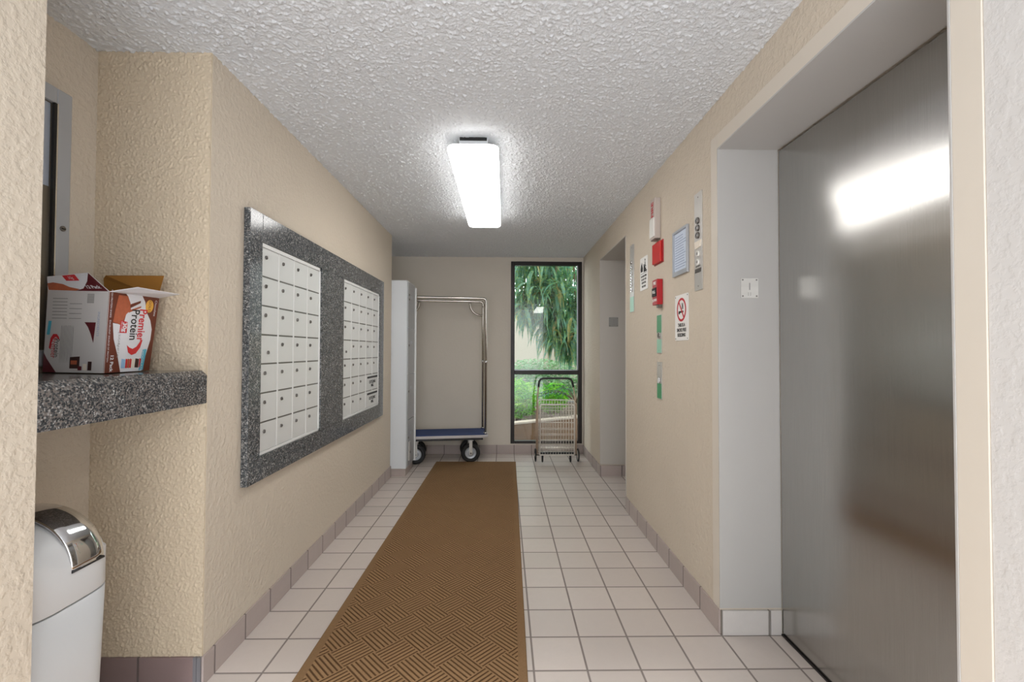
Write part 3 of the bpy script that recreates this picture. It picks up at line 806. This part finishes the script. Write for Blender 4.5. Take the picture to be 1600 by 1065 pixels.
# ------------------------------------------------------------------ luggage cart
def luggage_cart():
    cx, cy, rz = -.655, 5.055, math.radians(8.0)
    r = thing('luggage_cart', 'hotel luggage cart with navy carpet deck and steel hanging rail by the back wall', 'luggage cart', (0, 0, 0))
    L, W, z0, z1 = .47, .205, .262, .312
    MX = Matrix.Translation((cx, cy, 0)) @ Matrix.Rotation(rz, 4, 'Z')
    def bld(b, name, mat, parent=r, bevel=0):
        b.bm.transform(MX); return b.build(name, mat, parent, bevel)
    o = rrect(-L, L, -W, W, .07, 8)
    b = MB().prism([(x, y, .275) for x, y in o], (0, 0, .030)); bld(b, 'bumper', M['bumper'], bevel=.008)
    o = rrect(-L + .012, L - .012, -W + .012, W - .012, .06, 8)
    b = MB().prism([(x, y, .3052) for x, y in o], (0, 0, .009)); bld(b, 'deck_carpet', M['navy'], bevel=.003)
    b = MB().box(-L + .06, L - .06, -W + .05, W - .05, .245, .2748, .004); bld(b, 'chassis', M['black'])
    ux, uy = L - .035, W - .035; zt = 1.765; rr = .0125
    def frame(y, brace):
        pts = [(-ux, y, .3145)] + [(-ux, y, zt - .05)] + [(-ux + .05 - .05 * math.cos(a), y, zt - .05 + .05 * math.sin(a)) for a in (PI / 8, PI / 4, 3 * PI / 8)] + [(-ux + .05, y, zt)]
        pts += [(ux - .03, y, zt), (ux - .03 + .03 * math.sin(PI / 4), y, zt - .03 + .03 * math.cos(PI / 4)), (ux, y, zt - .03), (ux, y, .3145)]
        fr = bld(MB().tube(pts, rr, 14), 'hanging_frame', M['tube_chrome'])
        for sx in (-1, 1):
            bld(MB().cyl((sx * ux, y, .322), (0, 0, 1), .022, .016, 18), 'flange', M['chrome'], fr)
            bld(MB().cyl((sx * ux, y, 1.08), (0, 0, 1), .0145, .03, 16), 'joint_sleeve', M['chrome'], fr)
            if brace:
                q = [(sx * (ux - .15), y, zt)] + [(sx * (ux - .15 + .13 - .13 * math.cos(a)), y, zt - .03 - .13 * math.sin(a)) for a in (0, PI / 8, PI / 4, 3 * PI / 8, PI / 2)] + [(sx * ux, y, zt - .16)]
                bld(MB().tube(q, .011, 10), 'corner_brace', M['tube_chrome'], fr)
    frame(uy, True); frame(-uy, False)
    for sx in (-1, 1):
        bld(MB().tube([(sx * ux, -uy, zt - .06), (sx * ux, uy, zt - .06)], .009, 10), 'end_rail', M['tube_chrome'])
    # casters
    for sx in (-.30, .28):
        for sy in (-.115, .135):
            R = .104; c = Vector((sx, sy, R))
            wh = bld(MB().torus(c, (0, 1, 0), R - .024, .0235, 40, 14), 'wheel', M['rubber'])
            b = MB().lathe(c - Vector((0, .016, 0)), (0, 1, 0), [(.0, 0), (.018, 0), (.02, .006), (.045, .012), (.060, .004), (.066, 0), (.066, .032), (.060, .028), (.045, .02), (.018, .032), (0, .032)], 32)
            rim = bld(b, 'rim', M['alum'], wh)
            bld(MB().cyl(c, (0, 1, 0), .009, .075, 12), 'axle', M['lock'], wh)
            b = MB()
            for s_ in (-1, 1): b.box(sx - .017, sx + .017, sy + s_ * .032 - .002, sy + s_ * .032 + .002, R - .02, .238)
            b.box(sx - .03, sx + .03, sy - .036, sy + .036, .236, .2445)
            bld(b, 'caster_fork', M['steel'], bevel=.001)
luggage_cart()

# ------------------------------------------------------------------ folding shopping cart
def shopping_cart():
    x0, x1, Y = .358, .775, 5.00
    r = thing('shopping_cart', 'folding wire shopping cart with black bent handle in front of the window', 'shopping cart', ((x0 + x1) / 2, Y, 0))
    xa, xb = x0 + .025, x1 - .02
    # handle: chrome legs leaning back, black grip
    h = .897
    def bend(s_): return [(x0 + .01, Y + .10, .70), (x0 + .022, Y + .115, .80), (x0 + .03, Y + .118, h - .035), (x0 + .045, Y + .12, h - .012), (x0 + .075, Y + .12, h), (x1 - .065, Y + .12, h), (x1 - .035, Y + .12, h - .012), (x1 - .02, Y + .118, h - .035), (x1 - .005, Y + .115, .80), (x1 + .005, Y + .10, .70)]
    P = bend(0)
    MB().tube([(x0 - .005, Y + .03, .07), (x0 - .005, Y + .06, .45), P[0], P[1]], .008, 10).build('handle_leg', M['rust_wire'], r)
    MB().tube([(x1 + .012, Y + .03, .07), (x1 + .012, Y + .06, .45), P[-1], P[-2]], .008, 10).build('handle_leg', M['rust_wire'], r)
    MB().tube(P[1:-1], .0115, 12).build('handle_grip', M['black'], r)
    # front basket panel and back basket panel
    def panel(name, y, xa, xb, za, zb, nv, hs, mat, ro=.006, rw=.0022):
        b = MB()
        c = .02
        pts = [(xa, y, za), (xa, y, zb - c), (xa + c * .3, y, zb - c * .3), (xa + c, y, zb), (xb - c, y, zb), (xb - c * .3, y, zb - c * .3), (xb, y, zb - c), (xb, y, za)]
        b.tube(pts, ro, 8); b.tube([(xa, y, za), (xb, y, za)], ro, 8)
        o = b.build(name, mat, r)
        g = MB()
        for i in range(1, nv): g.tube([(xa + (xb - xa) * i / nv, y, za), (xa + (xb - xa) * i / nv, y, zb)], rw, 6)
        for z in hs: g.tube([(xa, y + .003, z), (xb, y + .003, z)], rw * 1.25, 6)
        g.build('wire_grid', M['wire'], o)
        return o
    panel('basket_front', Y - .05, xa, xb, .085, .625, 13, (.14, .19, .25, .31, .37, .43, .50, .56), M['wire'], .0075)
    panel('basket_back', Y + .045, xa - .012, xb + .012, .10, .665, 13, (.16, .22, .28, .34, .42, .50, .58), M['wire'], .006)
    # folded side panels
    for xx in (xa - .022, xb + .022):
        g = MB()
        for z in (.12, .63): g.tube([(xx, Y - .04, z), (xx, Y + .05, z)], .004, 8)
        for y in (Y - .04, Y + .005, Y + .05): g.tube([(xx, y, .10), (xx, y, .64)], .004, 8)
        g.build('basket_side', M['rust_wire'], r)
    b = MB()
    for y in (Y - .04, Y - .01, Y + .02): b.tube([(xa, y, .155), (xb, y, .155)], .005, 8)
    for i in range(14): b.tube([(xa + (xb - xa) * i / 13, Y - .045, .155), (xa + (xb - xa) * i / 13, Y + .04, .155)], .002, 6)
    b.build('basket_floor', M['wire'], r)
    MB().tube([(x0 - .02, Y + .01, .072), (x1 + .03, Y + .01, .072)], .006, 10).build('axle', M['lock'], r)
    for xx in (x0 - .018, x1 + .028):
        wh = MB().torus((xx, Y + .01, .072), (1, 0, 0), .062, .0085, 32, 10).build('wheel', M['rubber'], r)
        b = MB().lathe((xx - .006, Y + .01, .072), (1, 0, 0), [(0.0, 0), (.012, -.004), (.014, .004), (.055, .004), (.056, .008), (.014, .008), (.012, .016), (0, .016)], 24)
        b.build('hub', M['wire'], wh)
    for xx in (xa + .02, xb - .05):
        c = MB().torus((xx + .01, Y - .025, .045), (1, 0, 0), .037, .007, 20, 8).build('front_wheel', M['rubber'], r)
        MB().box(xx, xx + .02, Y - .032, Y - .018, .045, .087).build('wheel_bracket', M['black'], c)
    MB().box(xa + .005, xb - .005, Y - .047, Y - .02, .088, .112, .003).build('cross_brace', M['black'], r)
shopping_cart()

# ------------------------------------------------------------------ things on the right wall
NX_ = (-1, 0, 0)
def wall_face(y_left, z_bottom, off=0.0):      # drawing frame on the right wall: right = -Y, up = Z, outward = -X
    return Face((XR - off, y_left, z_bottom), (0, -1, 0), (0, 0, 1), NX_)
def plate(name, label, cat, y0, y1, z0, z1, mat, th=.003, rad=.003):
    f = wall_face(y1, z0)
    r = thing(name, label, cat, (XR, (y0 + y1) / 2, z0))
    b = MB(); f.poly(b, rrect(0, y1 - y0, 0, z1 - z0, rad, 4), .0008, th + .0008)
    b.build('plate', mat, r)
    return r, wall_face(y1, z0, th + .0008)
def screws(f, r, pts, rad=.0028, mat='lock'):
    for a, b_ in pts:
        MB().cyl(f.at(a, b_, .0006), f.n, rad, .0016, 10).build('screw', M[mat], r)

def key_panel():
    y0, y1, z0, z1 = 2.128, 2.213, 1.497, 1.965
    r, f = plate('key_switch_panel', 'tall narrow steel panel with three round key switches, nearest the open reveal', 'control panel', y0, y1, z0, z1, M['steel'], .004)
    W, H = y1 - y0, z1 - z0
    screws(f, r, [(W / 2, H - .022), (W / 2, .02)])
    for z in (.333, .298, .263):
        k = MB().cyl(f.at(W / 2, z, .004), f.n, .0155, .008, 24).build('key_switch', M['lock'], r)
        MB().cyl(f.at(W / 2, z, .0085), f.n, .008, .004, 16).build('key_barrel', M['chrome'], k)
        MB().box(-.0012, .0012, -.005, .005, 0, .002, 0, Matrix.Translation(f.at(W / 2, z, .0105)) @ Matrix.Rotation(PI / 2, 4, 'Y')).build('keyhole', M['dark'], k)
    b = MB(); f.poly(b, [(.006, .235), (W - .006, .235), (W - .012, .205), (.016, .200)], .0001, .004); b.build('indicator_label', M['p_cream'], r)
    for z in (.175, .135):
        k = MB().cyl(f.at(W / 2, z, .003), f.n, .014, .006, 24).build('call_light', M['strobe'], r)
        MB().cyl(f.at(W / 2, z, .0065), f.n, .007, .002, 16).build('light_lens', M['ink_grey'], k)
    b = MB(); f.rect(b, .008, W - .008, .085, .104, .0001, .002); b.build('engraved_strip', M['lock'], r)
    f.text('FIRE SERVICE', W / 2, .115, .009, M['ink'], r)
key_panel()

def far_strip():
    y0, y1, z0, z1 = 3.262, 3.362, 1.487, 1.975
    r, f = plate('key_switch_panel', 'slim steel panel with a green lower end, beside the farther elevator opening', 'control panel', y0, y1, z0, z1, M['steel'], .004)
    W, H = y1 - y0, z1 - z0
    b = MB(); f.rect(b, .004, W - .004, .004, .11, .0001, .0016); b.build('green_film', M['green_pale'], r)
    for z in (.36, .32, .28, .24, .20, .16):
        k = MB().cyl(f.at(W / 2, z, .004), f.n, .013, .008, 20).build('key_switch', M['chrome'], r)
        MB().cyl(f.at(W / 2, z, .0085), f.n, .006, .003, 12).build('key_barrel', M['lock'], k)
    screws(f, r, [(W / 2, H - .02), (W / 2, .02)])
far_strip()

def call_station(z0, z1, label, flip):
    y0, y1 = 2.686, 2.768
    r, f = plate('call_button_plate', label, 'call button', y0, y1, z0, z1, M['steel'], .004)
    W, H = y1 - y0, z1 - z0
    g = (.53 * H, H - .004) if not flip else (.004, .42 * H)
    b = MB(); f.rect(b, .003, W - .003, g[0], g[1], .0001, .0012); b.build('green_film', M['green'], r)
    if not flip:
        b = MB(); f.rect(b, .003, W - .003, .004, .36 * H, .0001, .0012); b.build('pale_film', M['green_pale'], r)
    bz = .47 * H if not flip else .50 * H
    k = MB().cyl(f.at(W / 2, bz, .003), f.n, .0155, .006, 24).build('call_button', M['lock'] if not flip else M['white'], r)
    MB().torus(f.at(W / 2, bz, .003), f.n, .0175, .002, 24, 8).build('button_ring', M['chrome'], k)
    screws(f, r, [(W / 2, H - .02), (W / 2, .018)])
call_station(1.192, 1.424, 'upper of two elevator call plates, green at its top end, below the red pull station', False)
call_station(.921, 1.141, 'lower of two elevator call plates, green at its bottom end', True)

def paper_frame():
    y0, y1, z0, z1 = 2.287, 2.488, 1.607, 1.848
    f = wall_face(y1, z0); W, H = y1 - y0, z1 - z0
    r = thing('framed_certificate', 'aluminium framed pale blue printed certificate above the no smoking sign', 'framed notice', (XR, (y0 + y1) / 2, z0))
    b = MB(); e = .012
    for q in ((0, e, 0, H), (W - e, W, 0, H), (e, W - e, H - e, H), (e, W - e, 0, e * 1.9)): f.rect(b, *q, .001, .013)
    b.build('frame', M['alum'], r, .001)
    b = MB(); f.rect(b, e, W - e, e * 1.9, H - e, .001, .004); p = b.build('paper', M['paper'], r)
    random.seed(2)
    for i in range(13):
        z = H - .036 - i * .0138
        a = .022; c = W - .024 - random.random() * .05
        b = MB(); f.rect(b, a, c, z, z + .0042, .0042, .0046); b.build('print_line', M['paper_ink'], p)
paper_frame()

def smoke_sign():
    y0, y1, z0, z1 = 2.296, 2.476, 1.262, 1.503
    r, f = plate('no_smoking_sign', 'white no smoking sign with red ring and black capitals', 'sign', y0, y1, z0, z1, M['sign'], .002, .008)
    W, H = y1 - y0, z1 - z0; cx, cy = W / 2, H - .080
    b = MB(); ring(b, f, cx, cy, .050, .062, .0002, .0008, 36)
    a = math.radians(-52); ux, uy = math.cos(a), math.sin(a); R = .053; h = .005
    f.poly(b, [(cx - ux * R - uy * h, cy - uy * R + ux * h), (cx - ux * R + uy * h, cy - uy * R - ux * h), (cx + ux * R + uy * h, cy + uy * R - ux * h), (cx + ux * R - uy * h, cy + uy * R + ux * h)], .0007, .0012)
    b.build('red_ring', M['ink_red'], r)
    b = MB(); f.rect(b, cx - .036, cx + .020, cy - .016, cy - .006, .0002, .0006); f.rect(b, cx + .023, cx + .028, cy - .016, cy - .006, .0002, .0006)
    f.poly(b, [(cx - .038, cy - .022), (cx - .020, cy - .022), (cx - .020, cy - .006), (cx - .038, cy - .006)], .0002, .0006)
    for k in range(3):
        f.poly(b, [(cx + .004 + k * .009, cy + .002), (cx + .008 + k * .009, cy + .002), (cx + .012 + k * .006, cy + .018), (cx + .006 + k * .009, cy + .034), (cx + .003 + k * .009, cy + .033), (cx + .008 + k * .006, cy + .018)], .0002, .0006)
    b.build('cigarette_symbol', M['ink'], r)
    f.text('THIS IS A', cx, .080, .025, M['ink'], r, bold=.0008, sx=.95)
    f.text('SMOKE FREE', cx, .054, .025, M['ink'], r, bold=.0008, sx=.90)
    f.text('BUILDING', cx, .028, .025, M['ink'], r, bold=.0008, sx=.95)
    screws(f, r, [(.010, .010), (W - .010, .010), (.010, H - .010), (W - .010, H - .010)], .0035)
smoke_sign()

def stair_sign():
    y0, y1, z0, z1 = 2.952, 3.116, 1.612, 1.832
    r, f = plate('fire_stair_sign', 'white fire sign with black pictograms left of the red alarm box', 'sign', y0, y1, z0, z1, M['sign'], .002, .01)
    W, H = y1 - y0, z1 - z0
    b = MB()
    # flames and a figure running down stairs
    f.poly(b, [(.018, .125), (.060, .125), (.066, .145), (.052, .165), (.050, .185), (.036, .168), (.028, .192), (.022, .165), (.012, .148)], .0002, .0008)
    for i in range(4): f.rect(b, .080 + i * .017, .097 + i * .017, .118, .170 - i * .014, .0002, .0008)
    f.poly(b, arc(.112, .196, .008, 0, 350, 12), .0002, .0008)
    f.poly(b, [(.106, .186), (.118, .184), (.120, .165), (.132, .152), (.126, .148), (.112, .160), (.104, .150), (.099, .154), (.108, .166)], .0002, .0008)
    b.build('pictogram', M['ink'], r)
    b = MB(); f.rect(b, .012, W - .012, .110, .1125, .0002, .0006); b.build('rule', M['ink'], r)
    f.text('IN CASE OF FIRE', W / 2, .092, .0165, M['ink'], r, bold=.0005)
    f.text('DO NOT USE', W / 2, .070, .0175, M['ink'], r, bold=.0005)
    f.text('ELEVATORS', W / 2, .048, .0175, M['ink'], r, bold=.0005)
    f.text('USE STAIRS', W / 2, .024, .0175, M['ink'], r, bold=.0005)
stair_sign()

def strobe():
    y0, y1, z0, z1, d = 2.708, 2.795, 1.880, 2.124, .036
    r = thing('fire_strobe', 'tall beige fire alarm strobe with red lettering, highest thing on the right wall', 'fire alarm', (XR, y0, z0))
    MB().box(XR - d, XR - .001, y0, y1, z0, z1, .003).build('housing', M['beige_metal'], r)
    f = wall_face(y1, z0, d); W, H = y1 - y0, z1 - z0
    b = MB(); f.rect(b, .006, W - .006, .012, .125, .0001, .006); b.build('strobe_lens', M['strobe'], r)
    f.text('FIRE', W / 2, .178, .052, M['ink_red'], r, rot=PI / 2, bold=.0015)
    MB().box(XR - d + .004, XR - .004, y0 + .004, y1 - .004, z0 - .004, z0 - .0002).build('base_cap', M['lock'], r)
strobe()
def red_horn():
    y0, y1, z0, z1, d = 2.655, 2.815, 1.728, 1.862, .020
    r = thing('alarm_horn', 'plain bright red wall box between the strobe and the pull station', 'fire alarm', (XR, y0, z0))
    MB().box(XR - .006, XR - .001, y0, y1, z0, z1, .002).build('back_plate', M['red_dark'], r)
    MB().box(XR - d, XR - .0062, y0 + .012, y1 - .006, z0 + .006, z1 - .006, .003).build('cover', M['red'], r)
red_horn()
def pull_station():
    y0, y1, z0, z1, d = 2.672, 2.756, 1.480, 1.630, .036
    r = thing('fire_pull_station', 'red manual fire pull station with white lettering above the call plates', 'fire alarm', (XR, y0, z0))
    MB().box(XR - d, XR - .001, y0, y1, z0, z1, .003).build('housing', M['red_dark'], r)
    f = wall_face(y1, z0, d); W, H = y1 - y0, z1 - z0
    b = MB(); f.rect(b, .006, W - .008, .050, .100, .0001, .005); h = b.build('pull_handle', M['ink'], r)
    f.text('FIRE', W / 2, H - .022, .026, M['sign'], r, bold=.0008)
    f.text('PULL', W / 2, .075, .024, M['sign'], h, z=.0056, bold=.0008)
    f.text('DOWN', W / 2, .026, .022, M['sign'], r, bold=.0008)
    MB().box(XR - .026, XR - .002, y0 + .006, y0 + .04, z0 - .018, z0 - .0002).build('conduit_box', M['lock'], r)
pull_station()

# floor plates on the elevator jambs (facing the camera)
def jamb_plate(x0, x1, z0, z1, y, label, mat, mark):
    f = Face((x0, y, z0), (1, 0, 0), (0, 0, 1), (0, -1, 0)); W, H = x1 - x0, z1 - z0
    r = thing('floor_marker_plate', label, 'sign plate', ((x0 + x1) / 2, y, z0))
    b = MB(); f.poly(b, rrect(0, W, 0, H, .004, 4), .0008, .003); b.build('plate', mat, r)
    f = Face(f.at(0, 0, .003), f.u, f.v, f.n)
    f.text(mark, W / 2, H * .56, H * .52, M['ink_grey'] if mark != '2' else M['ink_grey'], r, name='raised_mark', z=.0006)
    for i, (a, c) in enumerate(((.42, .24), (.55, .24), (.42, .15), (.55, .15))):
        MB().cyl(f.at(W * a, H * c, .0006), f.n, .0016, .0014, 8).build('braille_dot', M['lock'], r)
    screws(f, r, [(.008, .008), (W - .008, .008), (.008, H - .008), (W - .008, H - .008)], .0035)
jamb_plate(1.020, 1.096, 1.437, 1.523, D1[1] - .0062, 'small square steel floor marker on the grey jamb of the near elevator', M['steel'], '1')
jamb_plate(1.010, 1.100, 1.440, 1.530, D2[1] - .0062, 'small square marker plate on the jamb of the far elevator', plain('grey_plaque', (150, 148, 144), .4, .3), '1')

# ------------------------------------------------------------------ the garden outside
def garden():
    o = MB().box(-6, 8, YB + .13, 14, -.12, -.05).build('gravel_ground', M['gravel']); o['kind'] = 'structure'
    # sloping retaining wall with pale coping, planting bed behind
    pts = [(-1.2, 6.30, -.05), (2.6, 6.55, -.05), (2.6, 6.55, .40), (-1.2, 6.30, .055)]
    r = thing('retaining_wall', 'low brown retaining wall with sloping pale coping outside the window', 'garden wall', (.5, 6.4, -.05))
    MB().prism(pts, (-.01, .12, 0)).build('wall_body', M['stone'], r)
    MB().prism([(-1.2, 6.285, .056), (2.6, 6.535, .401), (2.6, 6.535, .428), (-1.2, 6.285, .083)], (-.012, .15, 0)).build('coping', M['coping'], r, .003)
    o = MB().prism([(-3, 6.44, -.05), (6, 7.0, -.05), (6, 10.5, -.05), (-3, 10.5, -.05)], (0, 0, .08)).build('planting_bed', M['soil']); o['kind'] = 'structure'
    o = MB().box(-4, 1.35, 10.6, 10.8, -.05, 2.02).box(1.35, 5, 11.4, 11.6, -.05, 1.6).build('garden_building', M['house'])
    tag(o, 'plain cream rendered wall behind the hanging foliage outside', 'building')
garden()
def blade(bm, p, d0, L, W, droop, nseg=6, roll=0.0, fold=.25):
    p = Vector(p); d = Vector(d0).normalized(); prev = None
    for i in range(nseg + 1):
        t = i / nseg; wd = W * math.sin(PI * (.12 + .88 * t) ** .8) if t < 1 else .0005
        wd = max(wd, .0006)
        s = d.cross(Vector((0, 0, 1)))
        if s.length < .05: s = Vector((math.cos(roll), math.sin(roll), 0))
        s = (Matrix.Rotation(roll, 3, d) @ s.normalized()); nrm = s.cross(d)
        row = [bm.verts.new(p - s * wd / 2 + nrm * wd * fold), bm.verts.new(p), bm.verts.new(p + s * wd / 2 + nrm * wd * fold)]
        if prev:
            for a in (0, 1): bm.faces.new((prev[a], prev[a + 1], row[a + 1], row[a])).smooth = True
        prev = row
        p = p + d * (L / nseg); d = (d + Vector((0, 0, -droop / nseg))).normalized()
def hanging(name, label, spots, n, L, W, mat, seed, cat='tree', trunk=.45):
    random.seed(seed); b = MB(); tip = MB(); tw = MB()
    r = thing(name, label, cat, (spots[0][0], spots[0][1], 0))
    for (x, y, z, sx, sz) in spots:
        tw.tube([(x, y, z + sz + .7), (x + .03, y, z + sz * .5), (x, y + .02, z)], [.012, .008, .004], 6)
        for i in range(n):
            px, py, pz = x + random.gauss(0, sx), y + random.gauss(0, .12), z + random.uniform(-sz, sz)
            a = random.uniform(0, 2 * PI); up = random.uniform(-.9, .5)
            blade((b if random.random() < .93 else tip).bm, (px, py, pz), (math.cos(a) * .6, math.sin(a) * .6, up), L * random.uniform(.6, 1.25), W * random.uniform(.7, 1.2), random.uniform(2.2, 4.5), 6, random.uniform(-.9, .9))
    x, y = max(s_[0] for s_ in spots) + trunk, spots[0][1] + .5
    tw.tube([(x, y, -.05), (x + .05, y, 1.2), (x - .05, y - .1, 2.4), (spots[0][0], spots[0][1], spots[0][2] + spots[0][4] + .7)], [.07, .06, .045, .02], 10)
    b.build('foliage', mat, r); tip.build('ageing_foliage', M['leaf_tip'], r); tw.build('branch', M['bark'], r)
# long strap leaves hanging across the upper pane
hanging('drooping_tree', 'blue green tree with long drooping strap leaves filling the upper window pane',
        [(.55, 7.0, 2.55, .24, .22), (.95, 7.2, 2.35, .22, .25), (.75, 6.9, 2.10, .16, .2), (1.05, 7.0, 1.85, .16, .22), (.72, 7.1, 1.78, .12, .15), (.32, 7.2, 2.60, .18, .18), (1.15, 7.3, 1.6, .14, .18), (.42, 7.1, 2.15, .12, .12), (.98, 7.1, 1.42, .13, .14), (.80, 7.15, 1.50, .10, .12), (.30, 7.1, 1.86, .10, .10), (1.15, 7.2, 1.3, .1, .14)],
        92, .42, .050, M['leaf_hang'], 3)
hanging('yellow_tree', 'small yellowish leaved tree at the left of the upper pane, behind the drooping leaves',
        [(.02, 8.6, 2.15, .16, .22), (.20, 8.8, 2.0, .12, .15)], 90, .20, .05, M['leaf_yellow'], 5, trunk=-1.4)
hanging('background_tree', 'tall dark green tree standing behind the drooping leaves', [(1.5, 9.2, 2.6, .5, .5), (.9, 9.4, 3.0, .5, .3), (1.8, 9.0, 1.9, .35, .4)], 160, .42, .07, M['leaf_dark'], 6)
def shrub(name, label, c, rad, n, L, W, mat, seed, up=(.2, 1.0), droop=(.4, 1.6), cat='shrub'):
    random.seed(seed); b = MB(); r = thing(name, label, cat, (c[0], c[1], .03)); st = MB()
    for i in range(7):
        a = random.uniform(0, 2 * PI)
        st.tube([(c[0], c[1], .02), (c[0] + math.cos(a) * rad[0] * .3, c[1] + math.sin(a) * rad[1] * .3, c[2] * .6), (c[0] + math.cos(a) * rad[0] * .6, c[1] + math.sin(a) * rad[1] * .6, c[2])], [.012, .008, .004], 6)
    for i in range(n):
        while True:
            v = Vector((random.uniform(-1, 1), random.uniform(-1, 1), random.uniform(-1, 1)))
            if v.length < 1: break
        p = (c[0] + v.x * rad[0], c[1] + v.y * rad[1], max(.06, c[2] + v.z * rad[2]))
        a = random.uniform(0, 2 * PI)
        blade(b.bm, p, (math.cos(a), math.sin(a), random.uniform(*up)), L * random.uniform(.6, 1.3), W * random.uniform(.7, 1.3), random.uniform(*droop), 4, random.uniform(-1, 1))
    b.build('foliage', mat, r); st.build('stem', M['bark'], r)
shrub('garden_shrub', 'bright lime green shrub low behind the left end of the retaining wall', (.20, 7.12, .44), (.34, .30, .30), 1300, .14, .022, M['leaf_lime'], 8)
shrub('garden_shrub', 'wide pale green small leaved bush across the middle of the lower window pane', (.62, 8.45, .62), (.95, .34, .42), 3200, .09, .030, M['leaf_pale'], 9)
shrub('garden_shrub', 'green leafy bush behind the shopping cart basket', (.80, 7.66, .40), (.26, .24, .26), 800, .12, .026, M['leaf_lime'], 10)
shrub('garden_shrub', 'dark green hedge at the far right below the trees', (2.0, 7.3, .5), (.2, .15, .45), 500, .12, .035, M['leaf_dark'], 14)
def palm(c):
    random.seed(21); b = MB(); r = thing('dwarf_palm', 'dark green palm fronds arching at the right of the lower pane', 'palm', (c[0], c[1], 0)); st = MB()
    for k in range(11):
        a = 2 * PI * k / 11 + .3; d = Vector((math.cos(a), math.sin(a) * .6, 1.1)).normalized(); p = Vector(c); pts = [p.copy()]
        for i in range(9):
            p = p + d * .065; d = (d + Vector((0, 0, -.17))).normalized(); pts.append(p.copy())
            if i > 1:
                s = d.cross(Vector((0, 0, 1))).normalized()
                for sg in (-1, 1):
                    blade(b.bm, p, (s * sg + d * .7), .20 * (1 - i * .06), .022, .8, 4, 0)
        st.tube(pts, [.008 - .0006 * i for i in range(len(pts))], 6)
    st.tube([(c[0], c[1], .02), c], .03, 8)
    b.build('frond', M['leaf_dark'], r); st.build('stem', M['bark'], r)
palm((1.06, 6.80, .42))
